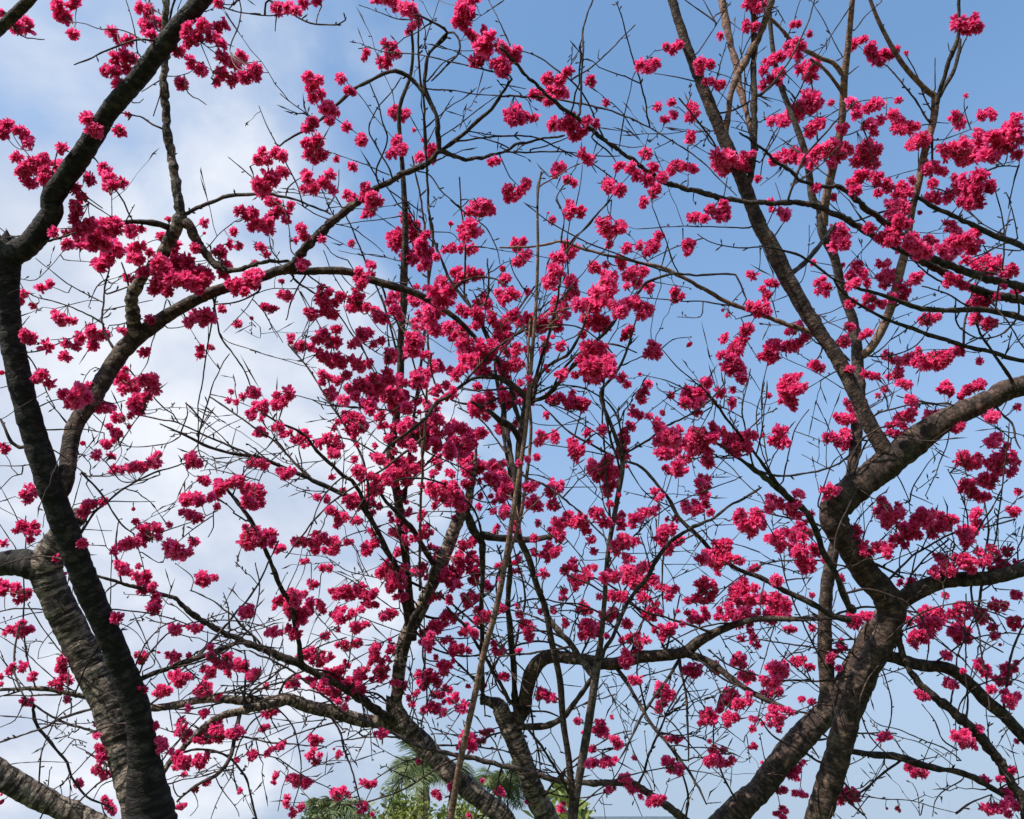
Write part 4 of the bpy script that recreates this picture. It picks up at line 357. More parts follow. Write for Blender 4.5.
 ('B','branch','D',2.95,3.1,0,[850,620,3.2, 830,615,2.9, 811,603,2.8, 780,588,2.7, 760,577,2.5, 741,570,2.4, 718,555,2.2, 698,537,2, 683,522,1.9, 670,502,1.8, 657,484,1.6, 642,467,1.5, 624,461,1.3, 596,448,1.2, 566,428,1, 541,405,.8]),
 ('B','branch','T',3.1,3.0,0,[822,340,3, 813,334,2.8, 798,328,2.6, 776,321,2.4, 754,312,2.3, 729,302,2.1, 703,289,2, 678,274,1.8, 657,267,1.6, 632,261,1.5, 607,256,1.4, 586,249,1.4, 561,243,1.3, 533,246,1.2, 500,248,.9]),
 ('B','branch','B',3.15,3.1,0,[746,196,4, 753,165,3.3, 755,127,3.3, 754,60,3.1, 753,15,3, 752,-30,2.4]),
 ('B','branch','T',3.15,3.1,0,[727,146,3, 727,127,2.9, 731,100,2.9, 736,80,3.2, 745,62,3.9, 760,33,3.5, 770,8,3.2, 776,-20,2.5]),
 ('B','branch','T',3.2,3.3,0,[756,150,2.6, 751,127,2.8, 741,89,3.4, 734,58,3.5, 726,25,3.6, 723,0,3.8, 722,-30,3]),
 ('B','branch','B',3.1,3.3,0,[790,275,3, 806,261,2.6, 818,248,2.4, 826,236,2.2, 834,226,1.6]),
 ('B','branch','D',2.95,2.3,0,[1130,360,7, 1100,330,6, 1060,310,5, 1024,300,4.4, 975,290,4.2, 935,267,4, 900,250,3.6, 867,231,3.3, 844,219,3.2, 823,210,3.2, 798,204,3, 760,203,2.8, 729,199,2.8, 696,192,2.7, 665,182,2.6, 642,168,2.5, 622,152,2.3, 602,137,2.3, 576,117,2.1, 556,102,2, 533,84,1.8, 515,63,1.6, 500,48,1.3]),
 ('B','branch','D',2.9,2.3,0,[1090,320,5, 1060,300,4.6, 1020,286,4.2, 988,279,4, 963,271,3.9, 933,258,3.8, 912,243,3.5, 887,225,3.2, 856,200,2.9, 841,188,2.4, 811,185,2, 785,168,1.6, 760,147,1.4, 740,132,.9]),
 ('B','branch','D',2.9,2.5,0,[1110,345,4, 1060,330,3.4, 1020,318,3, 989,310,2.8, 963,310,2.6, 933,310,2.5, 912,305,2.2, 897,300,2, 874,294,1.8, 861,289,1.6, 836,281,1.4, 811,261,1.2, 785,251,1.1, 760,246,.8]),
 ('B','branch','D',2.9,2.6,0,[1110,380,3.4, 1060,370,2.8, 1020,360,2.4, 989,352,2.2, 963,346,2, 933,336,2, 902,326,1.8, 882,317,1.6, 862,307,1.4, 844,294,1.2, 834,281,.9]),
 ('B','branch','D',2.8,2.4,0,[1090,300,4, 1060,270,3.4, 1020,246,3, 1001,238,2.8, 978,228,2.6, 953,215,2.4, 925,202,2.2, 900,190,1.5, 880,186,1]),
 ('G','trunk','B',4.0,4.2,1,[706,845,17, 725,825,15, 744,803,13.5, 760,790,13, 780,762,13, 811,727,13.5, 834,704,12.5, 851,671,10, 864,641,9, 871,627,7.5, 878,614,5]),
 ('G','limb','B',4.1,4.4,0,[828,706,11, 829,690,8.5, 826,659,7.8, 825,623,7.2, 826,588,6.6, 832,555,6, 842,515,5.4, 849,484,5.2, 855,451,6, 857,425,6, 859,388,6, 858,360,6, 857,345,5.4]),
 ('G','limb','G',4.4,4.4,0,[857,350,5.4, 855,335,5, 854,319,5, 844,294,4.6, 834,258,4.8, 823,233,4.7, 820,208,4.5, 813,198,4, 806,157,3.5, 793,119,3.1, 780,79,2.8, 771,40,2.4, 768,-15,2]),
 ('G','limb','T',4.4,4.3,0,[859,356,5, 869,350,4.2, 882,330,4.3, 892,304,4.3, 900,271,4.4, 905,251,4, 912,213,3.3, 917,188,3.4, 925,152,3.5, 933,122,3.5, 935,100,3.8, 933,95,3.2, 925,89,2.8, 902,63,2.5, 882,28,2.1, 870,0,1.8, 862,-25,1.2]),
 ('G','branch','D',4.35,4.2,0,[934,108,3, 943,84,2.2, 950,56,2, 959,36,1.6, 959,0,1.4, 958,-20,1]),
 ('G','branch','D',4.35,4.4,0,[937,100,2.6, 949,80,2.2, 957,62,1.8, 960,40,1.2]),
 ('G','limb','T',4.4,4.2,0,[824,226,4, 826,200,4, 834,163,4, 841,122,3.7, 845,76,3.6, 848,46,3.2, 853,0,2.6, 856,-25,2]),
 ('G','branch','T',4.3,4.2,0,[842,74,2.8, 834,64,2.4, 821,58,2.3, 798,46,2, 775,23,1.6, 760,5,1.2]),
 ('G','branch','T',4.3,4.2,0,[842,92,2, 835,82,1.8, 826,72,1.6, 812,60,1.3]),
 ('G','branch','G',3.95,3.4,0,[705,850,5, 690,825,4.6, 678,815,4.3, 663,804,4, 645,791,3.7, 632,783,3.4, 602,783,3.1, 576,782,3, 551,778,2.8, 525,771,2.6, 510,767,2.5, 466,757,2.4, 433,750,2.1, 415,745,2, 390,732,1.8, 364,720,1.6, 339,710,1.4, 326,697,1.3, 288,669,1.1, 250,651,.8]),
 ('E','stem','B',2.4,2.4,1,[572,835,4.2, 572,812,3.8, 572,798,3.3, 569,760,3.2, 563,722,3.2, 560,679,3.2, 552,641,3.2, 546,608,3.1, 538,588,3.2, 528,557,3.3, 519,535,3.3, 517,510,3.6, 518,480,3.9, 520,440,3.8, 526,405,3.4, 524,396,3.2, 513,385,3.2, 500,378,2.8, 480,372,2]),
 ('E','stem','G',2.4,2.35,0,[573,826,4.2, 575,806,4, 579,781,4, 589,722,4.2, 597,664,3.8, 601,640,2.8, 604,608,2.5, 609,552,2.4, 617,501,2.5, 623,463,2.5, 617,440,2.2, 609,420,1.9, 601,400,1.7, 603,388,1.6, 612,378,1.5, 622,363,1.3, 630,342,1.1, 636,319,.8]),
 ('E','branch','G',2.38,2.5,0,[595,676,3.6, 586,666,3.5, 569,641,3.2, 551,621,2.8, 542,605,2.2, 536,585,1.6]),
 ('E','branch','D',2.38,2.5,0,[598,660,2.5, 602,656,2.3, 612,636,2.2, 624,613,2.2, 627,603,2.2, 642,583,2.2, 657,560,2.1, 673,540,2, 688,530,1.9, 711,519,1.7, 734,504,1.5, 760,488,1.1]),
 ('E','branch','D',2.4,2.3,0,[524,412,2.6, 530,403,2.4, 546,396,2.3, 561,380,2.2, 574,365,2.1, 586,352,2, 599,337,1.9, 612,324,1.8, 619,314,1.7, 637,294,1.6, 647,281,1.5, 663,276,1.4, 678,274,1.3, 703,275,1.2, 729,274,1.1, 736,276,1, 746,299,.8]),
 ('E','branch','D',2.4,2.3,0,[527,408,2.2, 533,398,2, 538,378,1.9, 551,363,1.8, 569,352,1.6, 581,332,1.2, 586,318,.8]),
 ('E','branch','D',2.4,2.5,0,[521,432,2.4, 515,405,2.2, 510,385,2, 499,363,1.9, 489,342,1.8, 473,312,1.7, 458,291,1.5, 443,266,1.4, 433,238,1.3, 430,223,1]),
 ('E','branch','D',2.4,2.6,0,[519,490,2.8, 513,476,2.6, 508,438,2.5, 502,403,2.3, 498,385,2, 495,355,1.5]),
 ('E','branch','D',2.4,2.2,0,[519,440,3.4, 513,428,3.2, 501,420,3, 486,410,2.6, 472,402,1.8]),
 ('E','branch','D',2.4,2.6,0,[517,518,2.2, 514,500,2.1, 507,463,2, 504,425,2, 503,400,1.8, 500,372,1.4]),
 ('E','branch','D',2.42,2.2,0,[526,405,2, 536,375,1.6, 548,335,1.4, 557,300,1.2, 566,251,1.1, 589,223,1, 609,201,.8]),
 ('E','branch','D',2.4,2.2,0,[498,378,1.8, 471,378,1.9, 453,393,1.8, 438,402,1.7, 428,415,1.7, 413,428,1.6, 392,443,1.4, 380,458,1.1]),
 ('E','branch','D',2.4,2.6,0,[505,382,1.8, 500,362,1.7, 494,352,1.6, 505,332,1.4, 516,312,1.2, 534,287,1]),
 ('S','stem','T',2.25,2.2,1,[447,835,4.4, 451,816,4.2, 456,786,4, 463,750,3.9, 473,702,3.8, 484,654,3.7, 496,608,3.6, 505,562,3.3, 513,514,3, 519,476,2.8, 525,433,2.7, 528,403,2.6, 533,352,2.3, 536,301,2.1, 538,251,1.8, 538,200,1.4, 541,173,1.2]),
 ('S','stem','T',2.25,2.3,0,[502,577,2.4, 512,548,2.2, 520,520,2.2, 527,478,2.1, 531,433,2, 529,400,1.9, 527,370,1.6, 530,320,1.2]),
]
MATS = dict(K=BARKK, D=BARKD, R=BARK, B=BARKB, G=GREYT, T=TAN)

# samples of everything woody: px, py, depth, tree key, radius
SP = []; SPK = []
SPA = None
def nearest(x, y, keys=None, rw=0.0):
    global SPA
    if SPA is None or len(SPA) != len(SP): SPA = np.array(SP)
    d = np.hypot(SPA[:, 0]-x, SPA[:, 1]-y)-rw*SPA[:, 3]
    i = int(d.argmin()); return i, d[i]
SPROUTS = 0
def woody(key, name, m, PX, S, rough, sprout=0.0, label=None, extra=None):
    """PX rows: x, y, depth, radius(px)"""
    P = at(PX[:, 0], PX[:, 1], PX[:, 2]); R = PX[:, 3]*PX[:, 2]/F
    if extra is not None: P = np.vstack([extra[0], P]); R = np.concatenate([extra[1], R])
    n = len(P)
    if name in ('twig', 'branch', 'twigs'):
        L_ = np.linalg.norm(P[-1]-P[0]); k = RNG.normal(0, 1, (n, 3)); k = (k+np.roll(k, 1, 0)+np.roll(k, -1, 0))/3
        w = np.minimum(1, np.arange(n)/2.0)[:, None]; P = P+k*w*np.minimum(R[:, None]*0.7, 0.003)
        R = R*(1+RNG.normal(0, 0.10, n))
    R = np.maximum(R, 0.0009)
    mb = MB()
    v, f, uv = tube(P, R, S, rough); mb.add(v, f, uv)
    # closing tip
    t = P[-1]-P[-2]; t /= np.linalg.norm(t)+1e-9
    v, f, uv = tube([P[-1]-t*R[-1]*.3, P[-1]+t*R[-1]*1.0, P[-1]+t*R[-1]*2.4], [R[-1]*.98, R[-1]*.95, 1e-4], max(4, S//2)); mb.add(v, f, uv)
    if sprout > 0:
        s = np.concatenate([[0], np.cumsum(np.linalg.norm(np.diff(P, axis=0), axis=1))])
        x = RNG.exponential(1/sprout)
        while x < s[-1]:
            i = min(np.searchsorted(s, x), n-1)
            if R[i] < 0.012 and i > 0:
                T = P[i]-P[i-1]; T /= np.linalg.norm(T)+1e-9
                q = RNG.normal(0, 1, 3); q -= T*q.dot(T); q /= np.linalg.norm(q)
                long_ = RNG.random() < (0.30 if PX[:, 1].mean() > 330 else 0.16); ds = PX[0, 2]/2.5
                ln = RNG.uniform(0.06, 0.26)*ds if long_ else RNG.uniform(0.008, 0.022)*ds
                dr = q*0.9+T*RNG.uniform(0.2, 0.9)+np.array([0, 0, 0.25]); dr /= np.linalg.norm(dr)
                m_ = 9 if long_ else 4
                tt = np.linspace(0, 1, m_)[:, None]; bend = RNG.normal(0, 0.13, 3)*ln
                Q = P[i]+dr*ln*tt+bend*tt**2+RNG.normal(0, 1, (m_, 3))*(0.013*ln)*(tt > 0)
                r0 = min(R[i]*0.75, 0.0021*ds) if long_ else min(R[i]*0.8, 0.0022*ds)
                rr = r0*(1-0.45*tt[:, 0])*RNG.uniform(0.85, 1.3, m_); rr[-1] = 0.0003
                if m_ > 4: rr[-2] = max(rr[-2]*1.7, 0.0024*ds)
                else: rr[-2] = max(r0*1.3, 0.0024*ds)
                v, f, uv = tube(Q, rr, 5); mb.add(v, f, uv)
                if long_:
                    for _ in range(RNG.integers(2, 6)):
                        j = RNG.integers(2, m_-1); q2 = RNG.normal(0, 1, 3); q2 /= np.linalg.norm(q2); l2 = RNG.uniform(0.006, 0.02)*ds if RNG.random() < .7 else RNG.uniform(.03, .09)*ds
                        d2 = q2*0.8+dr*0.6; Q2 = Q[j]+d2*l2*np.linspace(0, 1, 4)[:, None]
                        v, f, uv = tube(Q2, np.array([0.0013, 0.0011, 0.0021, 0.0003])*ds, 4); mb.add(v, f, uv)
            x += RNG.exponential(1/sprout)
    for i in range(len(PX)):
        SP.append((PX[i, 0], PX[i, 1], PX[i, 2], PX[i, 3])); SPK.append(key)
    return mb

def finish(mb, key, name, m, label=None):
    o = mb.build(name, m, TREES[key]['o'])
    if label: o['label'] = label
    return o

for key, name, mk, d0, d1, gr, flat in LIMBS:
    A = np.array(flat, float).reshape(-1, 3); A[:, 2] *= 0.84 if key == 'S' else 0.95 if A[:, 2].max() > 5 else 1.0
    seg = np.concatenate([[0], np.cumsum(np.hypot(*np.diff(A[:, :2], axis=0).T))]); t = seg/seg[-1]
    big = A[:, 2].max() > 6
    wob = 0.02*np.sin(t*7+len(SP))*min(1, seg[-1]/300)*(t > 0)
    PX = np.stack([A[:, 0], A[:, 1], d0+(d1-d0)*t+wob, A[:, 2]], 1)
    if not gr and len(SP) and d0 > 0:
        i, dd = nearest(PX[0, 0], PX[0, 1], rw=1.0)
        if dd < 14 and SPK[i] == key:
            sh = SP[i][2]-PX[0, 2]
            if abs(sh) < 0.7: PX[:, 2] += sh*np.maximum(0, 1-t*2.5)
    if len(PX) > 3: PX[1:-1, :2] += RNG.normal(0, 0.5 if A[:, 2].max() > 5 else 0.35, (len(PX)-2, 2))
    PX = catmull(PX, 3.0 if A[:, 2].max() > 4.5 else 6.0)
    if big:
        PX[:, :2] += RNG.normal(0, 0.14, (len(PX), 2)); g_ = np.convolve(RNG.normal(0, 1, len(PX)+8), np.ones(5)/5, 'same')[4:-4]
        PX[:, 3] *= 1+0.055*g_[:len(PX)]
    extra = None
    if gr:
        P0 = at(*PX[0, :3]); g = Vector(TREES[key]['o'].location); r0 = PX[0, 3]*PX[0, 2]/F
        tt = np.linspace(0, 1, 40)[:-1, None]; G = np.array([g.x, g.y, -0.15])
        P1 = at(*PX[4, :3]); tan = (P0-P1); tan /= np.linalg.norm(tan); Lg = np.linalg.norm(P0-G)
        c1 = P0+tan*Lg*0.35; c2 = G+np.array([0, 0, Lg*0.35])
        u = 1-tt; B = G*u**3+3*c2*u*u*tt+3*c1*u*tt*tt+P0*tt**3
        rr = r0*(1.0+0.35*(1-tt[:, 0])+0.5*np.maximum(0, 0.15-tt[:, 0])/0.15)
        extra = (B, rr)
    mx = A[:, 2].max()
    S = 40 if mx > 12 else 26 if mx > 5 else 12 if mx > 2.6 else 7
    mb = woody(key, name, mk, PX, S, 0.045 if mx > 5 else 0.035 if mx > 2.6 else 0, 0 if mx > 12 else (5 if mx > 5 else 11), extra=extra)
    TREES[key]['br'].append(1)
    finish(mb, key, name, MATS[mk])

# ---- thin twigs, hung on whatever they touch
SC4 = 260.0/1024
TO = lambda c, r: ((0, 250, 500, 760)[c], (0, 200, 400, 608)[r])
todo = []
for (c, r), s in TW.items():
    ox, oy = TO(c, r)
    for t in s.split(';'):
        w, p = t.split('|'); a = np.array([float(q) for q in p.split()]).reshape(-1, 2)*SC4+np.array([ox, oy])
        todo.append((float(w)*SC4/2*1.02, a))
passno = 0; NT = {}
pend = todo
# more young shoots, grown from limbs and branches already standing
_sp = np.array(SP); _r = np.random.default_rng(5)
for _ in range(165):
    while True:
        i = int(_r.integers(len(_sp))); x, y = _sp[i, :2]
        if 0 < x < 1024 and 0 < y < 835 and _sp[i, 3] > 1.3 and SPK[i] != 'S' and _r.random() < (0.95 if y > 430 else 0.12 if y < 260 else 0.3): break
    ln = _r.uniform(50, 190); a = _r.uniform(0, 2*math.pi) if _r.random() < 0.4 else -math.pi/2+_r.normal(0, 0.8); k = _r.normal(0, 0.011)
    pts = [(x, y)]; st = ln/7
    for _s in range(7):
        a += k*st+_r.normal(0, 0.10); pts.append((pts[-1][0]+math.cos(a)*st, pts[-1][1]+math.sin(a)*st))
    todo.append((_r.uniform(0.75, 1.25), np.array(pts)))
while pend:
    nxt = []; lim = (5, 9, 16, 30, 1e9)[min(passno, 4)]; prog = False
    for w, a in pend:
        best = None
        for rev in (0, 1):
            q = a[::-1] if rev else a
            i, dd = nearest(q[0][0], q[0][1], rw=1.0)
            sc = dd-0.8*min(SP[i][3], 4)
            if best is None or sc < best[0]: best = (sc, dd, i, q)
        sc, dd, i, q = best
        if dd > lim: nxt.append((w, a)); continue
        prog = True
        sx, sy, sd, sr = SP[i]; key = SPK[i]
        if key == 'S': key = 'E'
        pts = q
        if 2.0 < np.hypot(sx-q[0][0], sy-q[0][1]) < 34: pts = np.vstack([[sx, sy], q])
        seg = np.concatenate([[0], np.cumsum(np.hypot(*np.diff(pts, axis=0).T))]); t = seg/max(seg[-1], 1)
        slope = RNG.normal(0, 0.28); dep = sd+slope*seg*sd/F+0.01*np.sin(t*9+i)
        R0 = min(w*1.15, max(sr*0.95, w*0.6)); 
        PX = np.stack([pts[:, 0], pts[:, 1], dep, w*1.12+(w*0.66-w*1.12)*t], 1)
        PX = catmull(PX, 5.0)
        mb = woody(key, 'twig', 'D', PX, 6, 0, 12)
        TREES[key]['twigs'].append((float(seg[-1]*w), mb))
    if not prog and passno >= 4: break
    passno += 1; pend = nxt
for key, T in TREES.items():
    tw = sorted(T['twigs'], key=lambda x: -x[0])
    for _, mb in tw[:98]: finish(mb, key, 'twig', TWIGM)
    if len(tw) > 98:
        M_ = MB()
        for _, mb in tw[98:]:
            for v, f, uv in zip(mb.v, mb.f, mb.uv): M_.add(v, f-0, uv) if False else None
            off = M_.n; M_.v += mb.v; M_.f += [f+off for f in mb.f]; M_.uv += mb.uv; M_.mi += mb.mi; M_.n += mb.n
        o = finish(M_, key, 'twigs', TWIGM); o['kind'] = 'stuff'
    print('tree', key, 'branches', len(T['br']), 'twigs', len(tw))

# ------------------------------------------------------------------ blossom
def pompon(seed):
    r = np.random.default_rng(seed); V = []; Fq = []; U = []
    half = seed % 3 == 1; n = 30 if half else 46; ga = math.pi*(3-5**.5)
    for i in range(n):
        z = 1-(0.95 if half else 1.72)*(i+0.5)/n; rad = math.sqrt(max(0, 1-z*z)); a = i*ga
        d = np.array([rad*math.cos(a), rad*math.sin(a), z])+r.normal(0, 0.16, 3); d /= np.linalg.norm(d)
        q = r.normal(0, 1, 3)+np.array([0, 0, .4]); t = np.cross(d, q); t /= np.linalg.norm(t); nn = np.cross(d, t)
        R = r.uniform(0.72, 1.25) if half else r.uniform(0.74, 1.2); wd = r.uniform(0.18, 0.33); curl = r.normal(0, 0.22); roll = r.uniform(-0.10, 0.22)
        rows = [(0.22, 0.30), (0.58, 0.95), (0.84, 0.92), (1.0, 0.48)]; k0 = len(V)
        for j, (s, w) in enumerate(rows):
            for c in (-1, 0, 1):
                rr = s*R
                if j == 3: rr = R*(0.90 if c == 0 else 1.0)+r.normal(0, 0.03)
                p = d*rr+t*c*w*wd+nn*(curl*s*s+(roll*(abs(c)) + r.normal(0, 0.05))*s)
                V.append(p)
        col = r.random()
        for j in range(3):
            for c in range(2):
                a0 = k0+j*3+c; Fq.append([a0, a0+1, a0+4, a0+3])
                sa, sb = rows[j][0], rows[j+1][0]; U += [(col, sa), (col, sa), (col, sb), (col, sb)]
    k0 = len(V)                                     # packed inner petals
    for i in range(5):
        th = math.pi*(i+.02)/4.08
        for j in range(7):
            a = 2*math.pi*j/7+r.normal(0, .1); q = 0.50*(1+r.normal(0, .13)); V.append(np.array([math.sin(th)*math.cos(a), math.sin(th)*math.sin(a), math.cos(th)])*q)
    for i in range(4):
        for j in range(7):
            Fq.append([k0+i*7+j, k0+i*7+(j+1)%7, k0+(i+1)*7+(j+1)%7, k0+(i+1)*7+j]); U += [(.4, .35)]*4
    return np.array(V), np.array(Fq), np.array(U)
POM = [pompon(s) for s in range(12)]
# calyx + stalk cup
def rotm(z):
    z = z/np.linalg.norm(z); a = RNG.normal(0, 1, 3); x = np.cross(a, z); x /= np.linalg.norm(x); return np.stack([x, np.cross(z, x), z], 1)
B = []
for (c, r), s in FL.items():
    ox, oy = TO(c, r)
    for t in s.split():
        x, y, q = map(float, t.split(',')); B.append((ox+x*SC4, oy+y*SC4, q*SC4))
_r = np.random.default_rng(9); _sp = np.array(SP); _n = 0
while _n < 150:                                       # small far blooms filling the middle of the canopy
    x, y, _d, _q = _sp[_r.integers(len(_sp)), :4]
    if 290 < x < 600 and 290 < y < 660 and _r.random() < math.exp(-((x-430)/110)**2-((y-430)/120)**2):
        B.append((x+_r.normal(0, 5), y+_r.normal(0, 5), _r.uniform(3.6, 6.6))); _n += 1
B = np.array(B); nB = len(B)
BK = []; BD = []
for x, y, q in B:
    i, dd = nearest(x, y, rw=0.3); k = SPK[i]
    BK.append('E' if k == 'S' else k); BD.append(SP[i][2])
par = list(range(nB)); size = [1]*nB
def find(i):
    while par[i] != i: i = par[i]
    return i
order = []
for i in range(nB):
    d = np.hypot(B[:, 0]-B[i, 0], B[:, 1]-B[i, 1]); 
    for j in np.nonzero(d < 0.85*(B[:, 2]+B[i, 2]))[0]:
        if j > i and BK[i] == BK[j] and abs(BD[i]-BD[j]) < 0.35: order.append((d[j]/(B[i, 2]+B[j, 2]), i, j))
order.sort()
for _, i, j in order:
    a, b = find(i), find(j)
    if a != b and size[a]+size[b] <= 6: par[b] = a; size[a] += size[b]
groups = {}
for i in range(nB): groups.setdefault(find(i), []).append(i)
for root, mem in groups.items():
    cx_, cy_ = B[mem, 0].mean(), B[mem, 1].mean()
    i, dd = nearest(cx_, cy_, rw=0.3); key = BK[mem[0]]; bx, by, bd, br = SP[i]
    bd = SP[i][2]; A0 = at(bx, by, bd); front = -RNG.uniform(0.0, 0.06) if RNG.random() < 0.62 else RNG.uniform(0.01, 0.06)
    mb = MB(); area = 0; cshift = RNG.uniform(0, 0.34)
    for k in mem:
        x, y, q = B[k]; d = bd+front+RNG.normal(0, 0.015); R = q*0.94*d/F; area += q*q
        P = at(x, y, d)
        ax = P-A0; L_ = np.linalg.norm(ax); ax = ax/L_ if L_ > 1e-6 else np.array([0, 0, -1.])
        ax = ax+np.array([0, -0.15, -0.15])+RNG.normal(0, 0.35, 3); ax /= np.linalg.norm(ax)
        n_ = 1
        if R < 0.0095:                                   # a closed bud on its stalk
            tt = np.linspace(0, 1, 6); ln = R*2.4
            Q = P+ax*(tt[:, None]-0.5)*ln; v, f, uv = tube(Q, np.array([.3, .8, 1, .9, .55, .05])*R*0.75, 7)
            uv = np.stack([np.full(len(uv), .35), np.full(len(uv), .55)], 1); mb.add(v, f, uv, 0)
            base = P-ax*ln*0.5; RR = R
        else:
            if R > 0.027:
                n_ = 4; subs = [(P+RNG.normal(0, 1, 3)*R*0.40, R*0.72) for _ in range(n_)]
            elif R > 0.020:
                n_ = 2; o_ = RNG.normal(0, 1, 3)*R*0.30; subs = [(P+o_, R*0.84), (P-o_, R*0.80)]
            else: subs = [(P, R*1.04)]
            for Pc, Rc in subs:
                v, f, uv = POM[RNG.integers(len(POM))]; M3 = rotm(ax+RNG.normal(0, 0.2, 3))
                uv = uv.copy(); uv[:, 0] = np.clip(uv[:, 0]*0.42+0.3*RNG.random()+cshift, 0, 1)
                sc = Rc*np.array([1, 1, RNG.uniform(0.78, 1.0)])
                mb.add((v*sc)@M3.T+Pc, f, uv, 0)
            base = P-ax*R*0.35; RR = R
            tt = np.array([0, .5, 1]); Q = base+ax*(tt[:, None]-1)*0.010
            v, f, uv = tube(Q, [0.0012, 0.0026, 0.0034], 6); mb.add(v, f, uv, 1); base = Q[0]
        # stalk back to the twig
        tt = np.linspace(0, 1, 7)[:, None]; dist = np.linalg.norm(base-A0)
        sag = np.array([0, 0, -0.12*dist])+RNG.normal(0, 0.05*dist, 3)
        Q = A0*(1-tt)+base*tt+sag*4*tt*(1-tt)
        rr = np.full(7, 0.0011 if dist < 0.06 else 0.0014); v, f, uv = tube(Q, rr, 4); mb.add(v, f, uv, 1)
    TREES[key]['cl'].append((area, mb))
    BUDS = 0
for key, T in TREES.items():
    cl_ = sorted(T['cl'], key=lambda x: -x[0])
    for _, mb in cl_[:99]: mb.build('blossom_cluster', [PETAL, CALYX], T['o'], smooth=False)
    if len(cl_) > 99:
        M_ = MB()
        for _, mb in cl_[99:]:
            off = M_.n; M_.v += mb.v; M_.f += [f+off for f in mb.f]; M_.uv += mb.uv; M_.mi += mb.mi; M_.n += mb.n
        M_.build('blossom', [PETAL, CALYX], T['o'], smooth=False)['kind'] = 'stuff'
    print('tree', key, 'clusters', len(cl_))

# ------------------------------------------------------------------ far leafless tree
def bare(key, top, spread, r0, depth=5, seed=3):
    r = np.random.default_rng(seed); base = np.array(Vector(TREES[key]['o'].location)); tr = MB(); brs = []
    def grow(P, d, ln, rad, lev, mb):
        n = 8; pts = [P]; dd = d.copy()
        for _ in range(n):
            dd = dd+r.normal(0, 0.13, 3)+np.array([0, 0, 0.03]); dd /= np.linalg.norm(dd); pts.append(pts[-1]+dd*ln/n)
        pts = np.array(pts); rr = np.linspace(rad, rad*0.45, n+1); v, f, uv = tube(pts, rr, 9 if lev == 0 else 5); mb.add(v, f, uv)
        if lev >= depth: return
        for k in range(3 if lev else 9):
            j = r.integers(3, n+1); q = r.normal(0, 1, 3); nd = dd*0.75+q*0.55/np.linalg.norm(q)*1.0; nd[2] = abs(nd[2])*0.8+0.15; nd /= np.linalg.norm(nd)
            m2 = MB() if lev == 0 else mb
            grow(pts[j], nd, ln*r.uniform(0.5, 0.72), rr[j]*0.55, lev+1, m2)
            if lev == 0: brs.append(m2)
    grow(base+np.array([0, 0, -0.1]), np.array([0., 0, 1]), top, r0, 0, tr)
    tr.build('trunk', GREYT, TREES[key]['o'])
    for m2 in brs: m2.build('branch', GREYT, TREES[key]['o'])
bare('H', 1.75, 1.2, 0.04)

# ------------------------------------------------------------------ palms, shrubs, house, ground
def frond(mb, P, dirh, ln, up, r, droop):
    n = 22; t = np.linspace(0, 1, n); d = np.array([math.cos(dirh), math.sin(dirh), 0])
    Q = P+d*(ln*0.85*t)[:, None]*math.cos(up)+np.array([0, 0, 1])*(ln*(math.sin(up)*t-droop*t*t))[:, None]
    v, f, uv = tube(Q, np.linspace(0.022, 0.004, n), 5); mb.add(v, f, uv)
    side = np.cross(d, [0, 0, 1]); V = []; Fq = []
    m = 54
    for k in range(m):
        s = 0.12+0.88*k/m; p = np.array([np.interp(s, t, Q[:, j]) for j in range(3)]); tg = np.array([np.interp(min(1, s+.03), t, Q[:, j]) for j in range(3)])-p
        tg /= np.linalg.norm(tg)+1e-9
        for sg in (-1, 1):
            l_ = ln*0.30*math.sin(math.pi*min(1, s*0.9+0.12))**0.7*r.uniform(0.8, 1.1)
            o = side*sg*0.75+tg*0.6+r.normal(0, 0.10, 3); o /= np.linalg.norm(o); w = tg*0.0085
            e = p+o*l_; mid = p+o*l_*0.55+np.array([0, 0, -0.03*l_]); e = e+np.array([0, 0, -0.35*l_])
            k0 = len(V); V += [p-w, p+w, mid+w, mid-w, e+w*.15, e-w*.15]; Fq += [[k0, k0+1, k0+2, k0+3], [k0+3, k0+2, k0+4, k0+5]]
    mb.add(V, Fq)
def palm(px, py, d, label, nf, ln, seed):
    r = np.random.default_rng(seed); P = at(px, py, d); o = thing('palm_tree', label, 'palm', (P[0], P[1], 0), 'palm trees behind the cherries')
    mb = MB(); n = 50; z = np.linspace(-0.1, P[2], n); v, f, uv = tube(np.stack([P[0]+0.08*np.sin(z), np.full(n, P[1]), z], 1), 0.13-0.03*z/P[2]+0.008*np.sin(z*30), 14); mb.add(v, f, uv)
    mb.build('trunk', PTRUNK, o)
    for k in range(nf):
        m2 = MB(); a = k*2.4+r.uniform(-.2, .2); up = math.radians(r.uniform(38, 86)); frond(m2, P+np.array([0, 0, 0.02*k/nf]), a, ln*r.uniform(0.85, 1.1), up, r, r.uniform(0.55, 1.0)); m2.build('frond', FROND, o, smooth=False)
palm(426, 788, 13, 'palm whose arching fronds rise behind the ringed trunk at bottom centre', 15, 1.45, 1)
palm(330, 822, 12, 'lower palm with stiff fronds left of the taller palm', 12, 0.95, 2)
palm(500, 800, 15, 'palm partly hidden between the two ringed trunks', 12, 1.4, 5)

